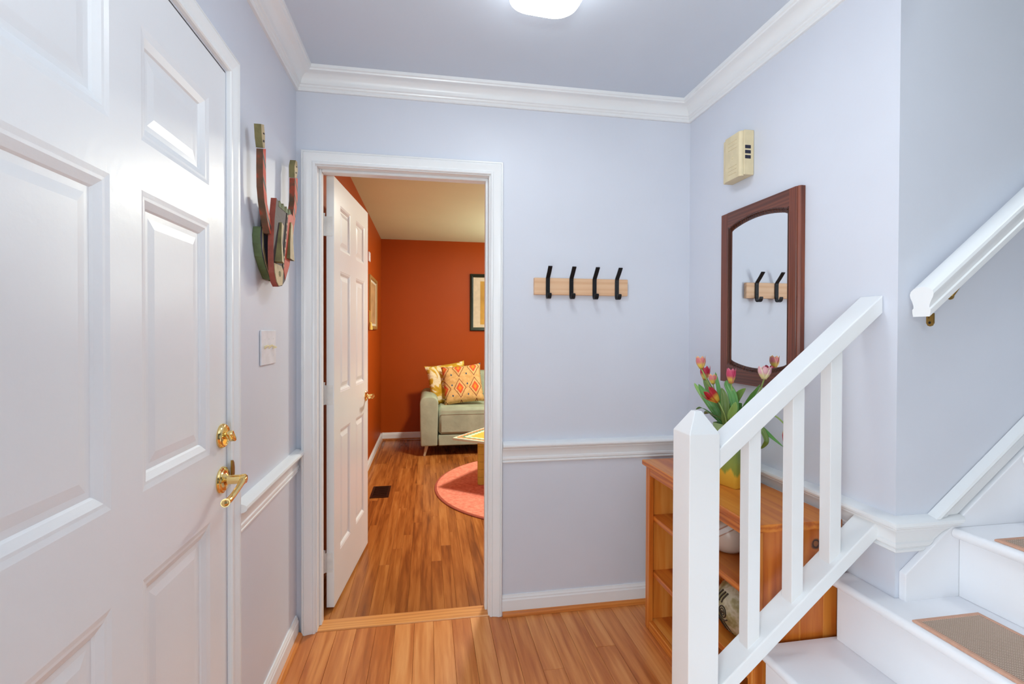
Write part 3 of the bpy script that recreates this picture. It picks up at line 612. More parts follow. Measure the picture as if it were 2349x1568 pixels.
# ------------------------------------------------------------------ door chime
ch = thing('door_chime', 'beige plastic door chime box above the mirror', 'door chime', (W-0.001, -0.44, 1.948))
BX('base', (1.799, -0.484, 1.950), (W-0.001, -0.345, 2.128), M['beige_plastic'], ch, bevel=0.002)
cv = PR('cover', [(-0.490, 1.800), (-0.489, 1.792), (-0.478, 1.784), (-0.402, 1.784), (-0.392, 1.790), (-0.390, 1.800)][::1] if False else [(1.7985, -0.482), (1.790, -0.481), (1.783, -0.472), (1.783, -0.383), (1.788, -0.376), (1.7985, -0.376)], 'z', 1.945, 2.124, M['beige_plastic'], ch, bevel=0.001)
for z in (2.098, 2.083, 2.068, 1.998, 1.983, 1.968):
    BX('ridge', (1.7815, -0.458, z-0.0015), (1.7835, -0.402, z+0.0015), M['beige_plastic'], cv, bevel=0.0006)
LA('emblem_button', [(0, 0), (0.007, 0), (0.006, 0.002), (0, 0.0025)], (1.783, -0.43, 2.033), M['beige_plastic'], cv, axis=(-1, 0, 0), seg=16)
for z in (2.060, 2.040, 2.020):
    BX('sound_slot', (1.8025, -0.4856, z-0.0065), (1.827, -0.4835, z+0.0065), M['dark_slot'], ch, bevel=0.0005)

# ------------------------------------------------------------------ switch plate
sp = thing('light_switch', 'white three-gang switch plate beside the front door', 'switch', (0.001, -0.391, 1.263))
BX('cover_plate', (0.0005, -0.471, 1.202), (0.0065, -0.311, 1.323), M['white_plastic'], sp, bevel=0.002)
for y, up in ((-0.437, 1), (-0.391, 1), (-0.345, -1)):
    bm = bmesh.new(); prism(bm, [(0.006, 1.257), (0.006, 1.269), (0.018, 1.269+0.004*up), (0.019, 1.264+0.004*up)], 'y', y-0.005, y+0.005); finish(bm, 'toggle', M['ivory'], sp, bevel=0.0008, seg=1)
    for z in (1.293, 1.233): LA('screw', [(0, 0), (0.003, 0), (0.002, 0.0012), (0, 0.0014)], (0.0065, y, z), M['white_metal'], sp, axis=(1, 0, 0), seg=8)

# ------------------------------------------------------------------ stairs
st = thing('staircase', 'white painted staircase rising to the right', 'stairs', (1.3, -1.5, 0), kind='structure')
RUN, RISE = 0.241, 0.194; YN = -2.02; YF = -0.945; SK = YE-0.022
for k in range(1, 9):
    xr = 1.79+(k-3)*RUN; zt = RISE*k; xn = xr-0.027; xnext = xr+RUN
    far = YF if k <= 3 else SK
    bm = bmesh.new()
    nose = [(xn+0.013-0.013*math.sin(R(a)), zt-0.014+0.014*math.cos(R(a))) for a in range(0, 181, 20)]
    x_end = xnext+0.01
    if k == 3:
        prism(bm, nose+[(W-0.001, zt-0.028), (W-0.001, zt)], 'y', YN, YF)
        prism(bm, [(W-0.001, zt-0.028), (x_end, zt-0.028), (x_end, zt), (W-0.001, zt)], 'y', YN, YE-0.0005)
    else:
        prism(bm, nose+[(x_end, zt-0.028), (x_end, zt)], 'y', YN, far)
    finish(bm, 'tread', M['stair'], st, smooth=True, angle=30)
    BX('riser', (xr, YN, zt-RISE+0.0005), (xr+0.012, far-0.012 if k <= 3 else far, zt-0.0285), M['stair'], st, bevel=0)
# closed side under the first treads
pts = [(1.32, 0.0)]
for k in range(1, 4): xr = 1.79+(k-3)*RUN; pts += [(xr+0.001, RISE*(k-1)+0.0 if k > 1 else 0.0), (xr+0.001, RISE*k-0.03)]
pts += [(W-0.002, RISE*3-0.03), (W-0.002, 0.0)]
PR('stringer', pts[1:], 'y', -0.972, -0.960, M['stair'], st)
# skirt board against the stair wall with its sloping cap
sl = 0.805; xs0 = W+0.012; f = lambda x: 0.672+sl*(x-1.874)
PR('skirtboard', [(xs0, RISE*3-0.02), (xs0, f(xs0)), (4.0, f(4.0)), (4.0, f(4.0)-0.75), (2.20, 0.60)], 'y', YE-0.021, YE-0.0005, M['stair'], st, bevel=0.002)
d = Vector((1, 0, sl)).normalized()
cap = [(0, 0), (0.009, 0), (0.011, 0.004), (0.011, 0.022), (0.014, 0.027), (0.020, 0.031), (0.021, 0.040), (0.026, 0.044), (0.029, 0.050), (0.026, 0.055), (0.012, 0.058), (0, 0.059)]
# sweep along the slope on the wall plane y=YE: local a -> out of the wall (-y), b -> perpendicular to slope (up)
bm = bmesh.new(); n_up = Vector((-d.z, 0, d.x)); rings = []
for x in (None, 4.0):
    ring = []
    for a, b in cap:
        if x is None:      # level cut where the cap lands on the chair rail
            p0 = Vector((1.9, YE-a-0.002, f(1.9)+0.006))+n_up*b; p0 = p0+d*((0.806-p0.z)/d.z)
        else: p0 = Vector((x, YE-a-0.002, f(x)+0.006))+n_up*b
        ring.append(bm.verts.new(p0))
    rings.append(ring)
mN = len(cap)
for j in range(mN): bm.faces.new((rings[0][j], rings[1][j], rings[1][(j+1) % mN], rings[0][(j+1) % mN]))
bm.faces.new(rings[0][::-1]); bm.faces.new(rings[1]); finish(bm, 'skirt_cap', M['trim'], st, smooth=True, angle=25)

# sisal mats
def stair_mat(k, ya, yb, label):
    xr = 1.79+(k-3)*RUN; zt = RISE*k+0.0006; xa, xb_ = xr-0.008, xr+RUN-0.045
    t = thing('stair_mat', label, 'mat', ((xa+xb_)/2, (ya+yb)/2, zt), group='sisal mats on the stairs')
    bm = bmesh.new(); box(bm, (xa+0.012, yb+0.012, zt), (xb_-0.012, ya-0.012, zt+0.0055)); finish(bm, 'weave', M['sisal'], t)
    prof = [(0, 0), (0.014, 0), (0.014, 0.005), (0.010, 0.0068), (0.003, 0.0062), (0, 0.004)]
    SW('binding', [(xa, yb, zt), (xb_, yb, zt), (xb_, ya, zt), (xa, ya, zt)], (0, 0, 1), [(-a, b) for a, b in prof], M['sisal_edge'], t, closed=True)
stair_mat(3, -1.195, -1.90, 'tan sisal mat on the lower visible tread, nearest the railing')
stair_mat(4, -1.205, -1.90, 'tan sisal mat on the next tread up, cut by the right edge')

# railing
rl = thing('stair_railing', 'white square railing with newel post and three balusters in front of the bookcase', 'railing', (1.288, -1.012, 0))
nx0, nx1, ny0, ny1 = 1.243, 1.331, -1.056, -0.968
bm = bmesh.new(); zc0, zc1 = 1.048, 1.106; vb = [bm.verts.new(p) for p in ((nx0,ny0,0.001),(nx1,ny0,0.001),(nx1,ny1,0.001),(nx0,ny1,0.001))]
vm = [bm.verts.new(p) for p in ((nx0,ny0,zc0),(nx1,ny0,zc0),(nx1,ny1,zc0),(nx0,ny1,zc0))]; cxx, cyy = (nx0+nx1)/2, (ny0+ny1)/2; q = 0.010
vt = [bm.verts.new(p) for p in ((cxx-q,cyy-q,zc1),(cxx+q,cyy-q,zc1),(cxx+q,cyy+q,zc1),(cxx-q,cyy+q,zc1))]
for A, B in ((vb, vm), (vm, vt)):
    for i in range(4): bm.faces.new((A[i], A[(i+1) % 4], B[(i+1) % 4], B[i]))
bm.faces.new(vb[::-1]); bm.faces.new(vt); finish(bm, 'newel_post', M['trim'], rl, bevel=0.002, seg=2)
def slanted(name, xa, xb_, zf, zg, ya, yb): 
    return PR(name, [(xa, zf(xa)), (xb_, zf(xb_)), (xb_, zg(xb_)), (xa, zg(xa))], 'y', ya, yb, M['trim'], rl, bevel=0.003)
tl = lambda x: 0.949+0.839*(x-1.332); tu = lambda x: 1.012+0.829*(x-1.340)
ll = lambda x: 0.479+0.850*(x-1.535); lu = lambda x: 0.527+0.847*(x-1.534)
slanted('top_rail', nx1-0.002, W-0.001, tl, tu, -1.050, -0.975); slanted('bottom_rail', nx1-0.002, W-0.006, ll, lu, -1.050, -0.975)
for xa in (1.4345, 1.5700, 1.6915):
    xb_ = xa+0.037
    PR('baluster', [(xa, lu(xa)-0.004), (xb_, lu(xb_)-0.004), (xb_, tl(xb_)+0.004), (xa, tl(xa)+0.004)], 'y', -1.032, -0.993, M['trim'], rl, bevel=0.0015)

# wall handrail
hr = thing('handrail', 'white moulded wooden handrail climbing the shaded stair wall', 'handrail', (1.845, -1.156, 1.36))
prof = [(-0.022, -0.036), (0.022, -0.036), (0.024, -0.026), (0.0245, -0.018), (0.021, -0.014), (0.021, -0.008), (0.025, 0.004), (0.0300, 0.014), (0.0315, 0.022), (0.029, 0.030), (0.022, 0.036), (0.011, 0.0395), (0, 0.040)]
prof = prof+[(-a, b) for a, b in prof[::-1] if 0.0001 < a and b > -0.03]
bm = bmesh.new(); s2 = 0.812; rings = []
for x in (1.845, 4.1):
    p = Vector((x, -1.1565, 1.3995+s2*(x-1.845))); rings.append([bm.verts.new(p+Vector((0, -a, b*1.02))) for a, b in prof])
mN = len(prof)
for j in range(mN): bm.faces.new((rings[0][j], rings[1][j], rings[1][(j+1) % mN], rings[0][(j+1) % mN]))
bm.faces.new(rings[0][::-1]); bm.faces.new(rings[1]); finish(bm, 'rail', M['trim'], hr, smooth=True, angle=28)
bm = bmesh.new(); prism(bm, [(-1.171, 1.372), (-1.152, 1.372), (-1.152, 1.346), (-1.156, 1.339), (-1.1615, 1.337), (-1.167, 1.339), (-1.171, 1.346)], 'x', 1.866, 1.870); sp_ = finish(bm, 'bracket_strap', M['brass_old'], hr)
LA('screw_hole', [(0, 0), (0.0036, 0), (0.003, 0.0006), (0, 0.0006)], (1.866, -1.1612, 1.347), M['screw'], sp_, axis=(-1, 0, 0), seg=12)
LA('screw_hole', [(0, 0), (0.0016, 0), (0.0012, 0.0006), (0, 0.0006)], (1.866, -1.159, 1.360), M['screw'], sp_, axis=(-1, 0, 0), seg=8)
ro = LA('wall_bracket', [(0, 0), (0.011, 0), (0.010, 0.004), (0.006, 0.007), (0, 0.008)], (2.016, YE-0.0005, 1.425), M['brass_old'], hr, axis=(0, -1, 0), seg=20)
TB('bracket_arm', smoothpath([(2.016, YE-0.005, 1.425), (2.018, -1.104, 1.436), (2.024, -1.122, 1.470), (2.030, -1.140, 1.51)], 4), 0.005, M['brass_old'], ro)

# ------------------------------------------------------------------ pine bookcase
bk = thing('bookcase', 'low honey pine bookcase against the right wall behind the railing', 'bookcase', (1.67, -0.56, 0.001))
fx, bx_, by0, by1, zt = 1.530, 1.815, -0.930, -0.190, 0.747
PR('top', [(fx-0.013, zt-0.019), (fx-0.013, zt-0.003), (fx-0.010, zt), (bx_+0.002, zt), (bx_+0.002, zt-0.024), (fx-0.008, zt-0.024)], 'y', by0-0.014, by1+0.014, M['pine_y'], bk)
# near side: four glued staves
sd = thing('side_panel', '', '', (bx_, by0, 0)); del sd['label']; del sd['category']
bpy.data.objects.remove(sd)
sbm = bmesh.new(); box(sbm, (fx+0.020, by0+0.008, 0.001), (bx_, by0+0.018, zt-0.024)); side = finish(sbm, 'side_panel', M['pine_z'], bk)
for a, b2, mm in ((fx+0.0005, fx+0.028, 'pine_z'), (fx+0.028, fx+0.158, 'pine_z'), (fx+0.158, fx+0.236, 'pine_knot'), (fx+0.236, bx_, 'pine_z')):
    bm = bmesh.new(); box(bm, (a+0.0003, by0, 0.001), (b2-0.0003, by0+0.008, zt-0.0245)); o = finish(bm, 'stave', M[mm], side, bevel=0.0006, seg=1)
BX('side_panel', (fx+0.020, by1-0.018, 0.001), (bx_, by1, zt-0.0245), M['pine_z'], bk)
for i in range(6):
    ya = by0+0.018+i*(by1-by0-0.036)/6; yb = by0+0.018+(i+1)*(by1-by0-0.036)/6
    BX('back_board', (bx_-0.010, ya+0.0004, 0.04), (bx_-0.001, yb-0.0004, zt-0.026), M['pine_z'], bk, bevel=0.001)
BX('stile', (fx, by1-0.036, 0.001), (fx+0.020, by1, zt-0.0245), M['pine_z'], bk)
BX('stile', (fx+0.0002, by0+0.0085, 0.001), (fx+0.020, by0+0.030, zt-0.0245), M['pine_z'], bk)
BX('apron', (fx+0.001, by0+0.031, zt-0.060), (fx+0.019, by1-0.037, zt-0.0245), M['pine_y'], bk)
BX('bottom_rail', (fx+0.0005, by0+0.031, 0.001), (fx+0.020, by1-0.037, 0.040), M['pine_y'], bk)
BX('bottom_board', (fx+0.0205, by0+0.0185, 0.020), (bx_-0.011, by1-0.0185, 0.040), M['pine_y'], bk)
for z in (0.257, 0.506): BX('shelf', (fx+0.021, by0+0.0185, z-0.022), (bx_-0.011, by1-0.0185, z), M['pine_y'], bk)

# cream pot on the upper shelf
cp = LA('ceramic_pot', [(0, 0), (0.030, 0.0), (0.046, 0.006), (0.062, 0.022), (0.072, 0.045), (0.075, 0.068), (0.072, 0.090), (0.062, 0.112), (0.046, 0.128), (0.030, 0.136), (0.024, 0.140), (0.026, 0.146), (0.020, 0.146), (0.018, 0.138), (0, 0.12)], (0, 0, 0), M['cream_pot'], seg=36)
cp.location = (1.672, -0.585, 0.5065)
for v in cp.data.vertices: v.co.z -= 0.07
cp.location.z += 0.07
tag(cp, 'round cream pot with white and tan bands on the upper shelf of the bookcase', 'pot')
# fish-faced pot on the lower shelf
PC = Vector((1.668, -0.700, 0.2575)); PRF = [(0, 0), (0.040, 0.0), (0.052, 0.006), (0.078, 0.030), (0.097, 0.066), (0.103, 0.100), (0.097, 0.134), (0.080, 0.162), (0.056, 0.180), (0.042, 0.186), (0.044, 0.194), (0.038, 0.194), (0.034, 0.184), (0, 0.16)]
fp = thing('face_pot', 'mottled green pot with an incised eye and whiskers on the lower shelf', 'pot', PC)
LA('body', PRF, PC, M['mottled'], fp, seg=36)
def rad_at(h):
    for (r0, h0), (r1, h1) in zip(PRF[1:9], PRF[2:10]):
        if h0 <= h <= h1: return r0+(r1-r0)*(h-h0)/(h1-h0)
    return PRF[1][0]
def on_pot(phi, h, out=0.0008):
    r = rad_at(h)+out; return PC+Vector((r*math.cos(phi), r*math.sin(phi), h))
PH = R(184)    # faces the open front and the camera
def stroke(name, pts, r, mat): return TB(name, smoothpath([on_pot(PH+a, h) for a, h in pts], 4), r, mat, fp, seg=6)
circ = lambda a0, h0, ra, rh, n=16, s=0, e=360: [(a0+ra*math.cos(R(s+(e-s)*i/n)), h0+rh*math.sin(R(s+(e-s)*i/n))) for i in range(n+1)]
stroke('eye_ring', circ(0.06, 0.098, 0.15, 0.019), 0.0022, M['engrave'])
stroke('eye_ring', circ(0.06, 0.098, 0.085, 0.011), 0.0018, M['engrave'])
LA('pupil', [(0, 0), (0.005, 0), (0.004, 0.0015), (0, 0.002)], on_pot(PH+0.06, 0.098, 0), M['engrave'], fp, axis=(math.cos(PH+0.06), math.sin(PH+0.06), 0), seg=12)
for a in (-0.30, -0.12, 0.02): stroke('engraved_line', [(a-0.04, 0.126), (a, 0.142), (a+0.10, 0.160)], 0.003, M['engrave'])
for a in (-0.30, -0.16, 0.0, 0.18): stroke('engraved_line', [(a-0.10, 0.066), (a, 0.046), (a+0.14, 0.026)], 0.002, M['engrave'])
stroke('engraved_line', [(-0.35, 0.076), (-0.1, 0.070), (0.12, 0.070), (0.25, 0.078)], 0.0024, M['engrave'])
stroke('engraved_line', [(-0.40, 0.092), (-0.28, 0.098), (-0.12, 0.094)], 0.0024, M['engrave'])

# ------------------------------------------------------------------ square vase and tulips
VC = Vector((1.704, -0.575, zt)); VR = R(14)
vs = thing('flower_vase', 'square green and yellow glazed vase of tulips on top of the bookcase', 'vase', VC, VR)
def sq(s, r=0.012, n=4): return rounded_rect(s, s, r, n)
bm = bmesh.new(); rings = []
for s_, z, r in ((0.096, 0.0005, 0.006), (0.104, 0.006, 0.010), (0.106, 0.10, 0.011), (0.110, 0.20, 0.012), (0.118, 0.228, 0.014), (0.114, 0.231, 0.013), (0.104, 0.222, 0.012), (0.096, 0.20, 0.010), (0.092, 0.03, 0.010)):
    rings.append([bm.verts.new((x, y, z)) for x, y in sq(s_, r)])
for A, B in zip(rings[:-1], rings[1:]):
    for i in range(len(A)): bm.faces.new((A[i], A[(i+1) % len(A)], B[(i+1) % len(A)], B[i]))
bm.faces.new(rings[0][::-1]); bm.faces.new(rings[-1]); finish(bm, 'body', M['vase'], vs, local=True, smooth=True, angle=45)

def petal(bm, uvl, base, axis, side, L, wid, openr, curl, n=7, mcols=4):
    ax = axis.normalized(); out = (side-ax*side.dot(ax)).normalized(); tan = ax.cross(out); g = []
    for i in range(n+1):
        v = i/n; ww = wid*math.sin(math.pi*min(1, 0.16+0.80*v**0.9))**0.8*(1 if v < 1 else 0.12)
        rr = openr*math.sin(math.pi*min(0.5+0.30*curl, 0.10+0.62*v))+curl*L*0.22*v*v
        row = []
        for j in range(mcols+1):
            u = j/mcols*2-1; a = u*ww/max(rr, wid*0.7)
            R_ = max(rr, 0.002); Rc = max(R_, wid*0.7)
            p = base+ax*(L*v)+out*(R_-Rc+Rc*math.cos(a))+tan*(Rc*math.sin(a))
            vv = bm.verts.new(p); row.append((vv, (j/mcols, v)))
        g.append(row)
    for i in range(n):
        for j in range(mcols):
            qd = (g[i][j], g[i][j+1], g[i+1][j+1], g[i+1][j]); fc = bm.faces.new([q_[0] for q_ in qd])
            for lp, q_ in zip(fc.loops, qd): lp[uvl].uv = q_[1]
def leaf_strip(bm, uvl, pts, wid, fold=0.35, nrm=None):
    P = smoothpath(pts, 5); k = len(P); g = []
    for i, p in enumerate(P):
        v = i/(k-1); d = (P[min(i+1, k-1)]-P[max(0, i-1)]).normalized()
        vw = Vector(nrm) if nrm else Vector((-0.55, -0.82, 0.15)); s = d.cross(vw)
        s = s.normalized() if s.length > 1e-4 else Vector((1, 0, 0)); nn = s.cross(d).normalized()
        ww = wid*(0.30+0.70*math.sin(math.pi*min(1, 0.12+0.62*v)))*(1-v**5)+0.0003
        g.append([(bm.verts.new(p+s*u*ww+nn*fold*abs(u)*ww), (u*0.5+0.5, v)) for u in (-1, -0.5, 0, 0.5, 1)])
    for i in range(k-1):
        for j in range(4):
            qd = (g[i][j], g[i][j+1], g[i+1][j+1], g[i+1][j]); fc = bm.faces.new([q_[0] for q_ in qd])
            for lp, q_ in zip(fc.loops, qd): lp[uvl].uv = q_[1]
def solid(o, t=0.0006):
    md = o.modifiers.new('thickness', 'SOLIDIFY'); md.thickness = t; md.offset = 0
def tulip(label, head, axis, L, mat, stem, leaves, openr=0.016, curl=0.0, spin=0.0):
    """head: base point of the flower cup"""
    t = thing('tulip', label, 'tulip', stem[0], group='tulips in the square vase')
    TB('stem', smoothpath(stem+[head], 5), 0.0026, M['green_stem'], t, seg=8)
    ax = Vector(axis).normalized(); s, tt = frame_of(ax)
    fh = LA('flower', [(0, -0.003), (0.004, -0.002), (0.006, 0.002), (0.003, 0.006), (0, 0.007)], Vector(head), M['green_stem'], t, axis=ax, seg=10)
    for q_ in range(6):
        a = spin+q_*math.pi/3; inner = q_ % 2
        bm = bmesh.new(); uvl = bm.loops.layers.uv.new('UVMap')
        petal(bm, uvl, Vector(head), ax, s*math.cos(a)+tt*math.sin(a), L*(0.97 if inner else 1.0), 0.0155 if L > 0.045 else 0.0135, openr*(0.86 if inner else 1.0), curl)
        bmesh.ops.recalc_face_normals(bm, faces=bm.faces); me = bpy.data.meshes.new('petal'); bm.to_mesh(me); bm.free()
        me.transform(FRAME[t].inverted()); me.materials.append(mat); o = bpy.data.objects.new('petal', me); COL.objects.link(o); o.parent = fh
        for p in me.polygons: p.use_smooth = True
        solid(o)
    for pts, wid, mk, *rest in leaves:
        bm = bmesh.new(); uvl = bm.loops.layers.uv.new('UVMap'); leaf_strip(bm, uvl, pts, wid, *(rest or []))
        me = bpy.data.meshes.new('leaf'); bm.to_mesh(me); bm.free(); me.transform(FRAME[t].inverted()); me.materials.append(M[mk])
        o = bpy.data.objects.new('leaf', me); COL.objects.link(o); o.parent = t
        for p in me.polygons: p.use_smooth = True
        solid(o, 0.0008)
def st_(x, y): return (x, y, zt+0.05)
tulip('yellow and pink tulip, the topmost and farthest left', (1.660, -0.418, 1.174), (-0.05, 0.12, 1), 0.052, M['pet_yp'],
      [st_(1.700, -0.56), (1.690, -0.545, 0.98), (1.670, -0.470, 1.10)], [([(1.69, -0.565, 0.95), (1.66, -0.545, 1.0), (1.645, -0.527, 1.035), (1.643, -0.492, 1.064), (1.643, -0.458, 1.088), (1.643, -0.425, 1.112)], 0.017, 'leaf')], 0.0195)
tulip('dark pink tulip right behind the topmost left one', (1.680, -0.412, 1.128), (0.0, 0.02, 1), 0.058, M['pet_dpink'],
      [st_(1.705, -0.56), (1.700, -0.53, 0.98), (1.685, -0.46, 1.08)], [([(1.690, -0.54, 0.97), (1.68, -0.50, 1.04), (1.678, -0.455, 1.085), (1.680, -0.420, 1.12), (1.682, -0.405, 1.145)], 0.014, 'leaf_dark'),
      ([(1.69, -0.53, 0.95), (1.66, -0.46, 1.04), (1.65, -0.41, 1.09), (1.648, -0.385, 1.112)], 0.008, 'leaf_light')], 0.0200)
tulip('small yellow and pink tulip between the dark pink and the red one', (1.672, -0.482, 1.118), (-0.02, 0.08, 1), 0.040, M['pet_yp'],
      [st_(1.700, -0.57), (1.690, -0.54, 1.0), (1.675, -0.495, 1.08)], [([(1.69, -0.55, 0.97), (1.682, -0.52, 1.06), (1.68, -0.50, 1.12), (1.68, -0.484, 1.165)], 0.008, 'leaf')], 0.0165)
tulip('open red tulip, lowest and nearest of the left bunch', (1.630, -0.583, 1.062), (-0.45, 0.42, 0.62), 0.062, M['pet_red'],
      [st_(1.695, -0.59), (1.650, -0.605, 0.985), (1.632, -0.608, 1.035)], [([(1.680, -0.585, 0.955), (1.650, -0.600, 0.99), (1.646, -0.603, 1.045), (1.650, -0.588, 1.085), (1.655, -0.564, 1.112)], 0.015, 'leaf_dark'),
      ([(1.680, -0.585, 0.955), (1.645, -0.585, 0.995), (1.635, -0.545, 1.004), (1.635, -0.505, 1.008), (1.637, -0.478, 1.000)], 0.015, 'leaf_dark', 0.3, (0.3, -0.6, 0.75)),
      ([(1.680, -0.555, 0.955), (1.655, -0.500, 0.998), (1.650, -0.465, 1.012), (1.650, -0.430, 1.016), (1.650, -0.395, 1.004)], 0.009, 'leaf', 0.3, (0.3, -0.6, 0.75))], 0.024, 0.30, 0.3)
tulip('single pink tulip standing upright in front of the mirror corner', (1.682, -0.583, 1.130), (0, 0.02, 1), 0.058, M['pet_pink'],
      [st_(1.705, -0.575), (1.692, -0.600, 1.03), (1.684, -0.588, 1.10)], [([(1.695, -0.59, 0.96), (1.682, -0.608, 1.02), (1.680, -0.605, 1.06), (1.680, -0.590, 1.095), (1.680, -0.562, 1.124), (1.682, -0.556, 1.140)], 0.016, 'leaf'),
      ([(1.69, -0.60, 0.96), (1.662, -0.615, 1.01), (1.660, -0.634, 1.045), (1.660, -0.644, 1.070)], 0.014, 'leaf_light'),
      ([(1.71, -0.55, 0.96), (1.72, -0.535, 1.02), (1.72, -0.555, 1.065), (1.72, -0.585, 1.095), (1.72, -0.615, 1.115)], 0.015, 'leaf_light')], 0.0170)
tulip('cream and pink tulip leaning right, just above the sloping rail', (1.720, -0.714, 1.158), (0.05, -0.02, 1), 0.046, M['pet_cream'],
      [st_(1.712, -0.58), (1.716, -0.62, 1.02), (1.719, -0.69, 1.11)], [([(1.715, -0.575, 0.96), (1.72, -0.60, 1.03), (1.72, -0.645, 1.085), (1.72, -0.668, 1.108), (1.72, -0.694, 1.137)], 0.008, 'leaf'),
      ([(1.715, -0.55, 0.96), (1.722, -0.55, 1.01), (1.722, -0.572, 1.042), (1.722, -0.590, 1.056)], 0.016, 'leaf')], 0.0210, 0.15, 0.5)
tulip('red tulip drooping behind the middle baluster', (1.723, -0.822, 1.012), (0.05, -0.12, -0.9), 0.048, M['pet_dpink'],
      [st_(1.712, -0.59), (1.716, -0.62, 1.01), (1.720, -0.70, 1.035), (1.721, -0.77, 1.038)], [([(1.712, -0.59, 0.965), (1.716, -0.625, 1.004), (1.72, -0.677, 0.994), (1.72, -0.715, 0.980), (1.72, -0.757, 0.963), (1.72, -0.810, 0.943)], 0.008, 'leaf'),
      ([(1.705, -0.60, 0.965), (1.702, -0.65, 1.005), (1.70, -0.70, 1.0), (1.70, -0.732, 0.986), (1.70, -0.755, 0.955), (1.70, -0.742, 0.932), (1.70, -0.722, 0.916)], 0.009, 'leaf_dark')], 0.0170)

# ------------------------------------------------------------------ mask on the left wall
mk = thing('wall_mask', 'painted wooden mask with two raised arms beside the doorway', 'mask', (0.001, -0.42, 1.47))
m, nt, b = newmat('striped_red_paint'); tc = N(nt, 'ShaderNodeTexCoord'); wv = N(nt, 'ShaderNodeTexWave', wave_type='BANDS', bands_direction='DIAGONAL'); setin(wv, Scale=9.0, Distortion=1.0); nt.links.new(tc.outputs['Object'], wv.inputs['Vector'])
rp = ramp(nt, [(0.0, srgb(52, 48, 50)), (0.18, srgb(150, 120, 104)), (0.3, srgb(206, 74, 48)), (1.0, srgb(196, 62, 40))]); nt.links.new(wv.outputs['Fac'], rp.inputs['Fac']); nt.links.new(rp.outputs['Color'], b.inputs['Base Color']); b.inputs['Roughness'].default_value = 0.6; M['m_stripe'] = m
m, nt, b = newmat('worn_brown_red'); tc = N(nt, 'ShaderNodeTexCoord'); nz = N(nt, 'ShaderNodeTexNoise'); setin(nz, Scale=28.0, Detail=6.0); nt.links.new(tc.outputs['Object'], nz.inputs['Vector'])
rp = ramp(nt, [(0.36, srgb(84, 62, 42)), (0.54, srgb(112, 66, 44)), (0.68, srgb(176, 62, 38))]); nt.links.new(nz.outputs['Fac'], rp.inputs['Fac']); nt.links.new(rp.outputs['Color'], b.inputs['Base Color']); b.inputs['Roughness'].default_value = 0.7; M['m_brown'] = m
M['m_red'] = plain('mask_red', srgb(206, 66, 44), 0.55, 0, 0.2, 60, 0.15); M['m_purple'] = plain('mask_purple', srgb(68, 52, 60), 0.6, 0, 0.2, 60, 0.2)
M['m_green'] = plain('mask_green', srgb(98, 116, 74), 0.65, 0, 0.3, 60, 0.2); M['m_grey'] = plain('mask_grey', srgb(96, 94, 110), 0.6, 0, 0.1, 60, 0.12); M['m_cream'] = plain('mask_cream', srgb(206, 184, 142), 0.6, 0, 0.2, 60, 0.15)
M['m_olive'] = plain('mask_olive', srgb(134, 124, 78), 0.65, 0, 0.3, 60, 0.25); M['m_dark'] = plain('mask_dark', srgb(58, 50, 46), 0.7)
M['m_redside'] = plain('mask_faded_red', srgb(158, 74, 58), 0.65, 0, 0.3, 60, 0.2)
def plate(name, pts, xa, xb_, side, front, parent=mk):
    """board with a differently painted front (+X)"""
    bm = bmesh.new(); fs = prism(bm, pts, 'x', xa, xb_)
    fs[1].material_index = 1
    return finish(bm, name, [side, front], parent)
plate('ear', [(-0.532, 1.660), (-0.540, 1.630), (-0.536, 1.605), (-0.519, 1.565), (-0.482, 1.530), (-0.440, 1.500), (-0.40, 1.500), (-0.40, 1.652), (-0.45, 1.662), (-0.506, 1.666)], 0.001, 0.025, M['m_green'], M['m_grey'])
plate('ear_band', [(-0.520, 1.661), (-0.512, 1.661), (-0.508, 1.60), (-0.480, 1.552), (-0.445, 1.520), (-0.450, 1.510), (-0.490, 1.545), (-0.519, 1.590)], 0.0248, 0.0265, M['m_cream'], M['m_cream'])
plate('ear', [(-0.31, 1.66), (-0.26, 1.672), (-0.225, 1.64), (-0.235, 1.58), (-0.28, 1.53), (-0.35, 1.50), (-0.38, 1.50)], 0.001, 0.025, M['m_green'], M['m_grey'])
plate('arm', [(-0.591, 1.893), (-0.592, 1.831), (-0.590, 1.774), (-0.578, 1.731), (-0.557, 1.689), (-0.525, 1.640), (-0.490, 1.640), (-0.524, 1.693), (-0.551, 1.730), (-0.562, 1.782), (-0.564, 1.840), (-0.564, 1.902)], 0.030, 0.050, M['m_brown'], M['m_stripe'])
plate('hand', [(-0.606, 1.964), (-0.579, 1.973), (-0.570, 1.943), (-0.571, 1.902), (-0.588, 1.897), (-0.599, 1.924)], 0.028, 0.049, M['m_olive'], M['m_cream'])
plate('arm', [(-0.219, 1.917), (-0.221, 1.864), (-0.225, 1.825), (-0.242, 1.782), (-0.262, 1.733), (-0.30, 1.70), (-0.27, 1.69), (-0.225, 1.735), (-0.196, 1.794), (-0.179, 1.846), (-0.177, 1.929)], 0.030, 0.050, M['m_brown'], M['m_stripe'])
plate('hand', [(-0.202, 1.992), (-0.179, 1.993), (-0.171, 1.960), (-0.188, 1.927), (-0.217, 1.919), (-0.219, 1.964)], 0.028, 0.049, M['m_olive'], M['m_cream'])
for yy, z0_, zs_ in ((-0.589, 1.915, 0.016), (-0.588, 1.94, 0.012), (-0.203, 1.94, 0.014), (-0.197, 1.966, 0.012)):
    plate('hand_stripe', [(yy, z0_), (yy+0.013, z0_+0.003), (yy+0.012, z0_+0.003+zs_*0.4), (yy-0.001, z0_+zs_*0.4)], 0.0485, 0.0498, M['m_dark'], M['m_dark'])
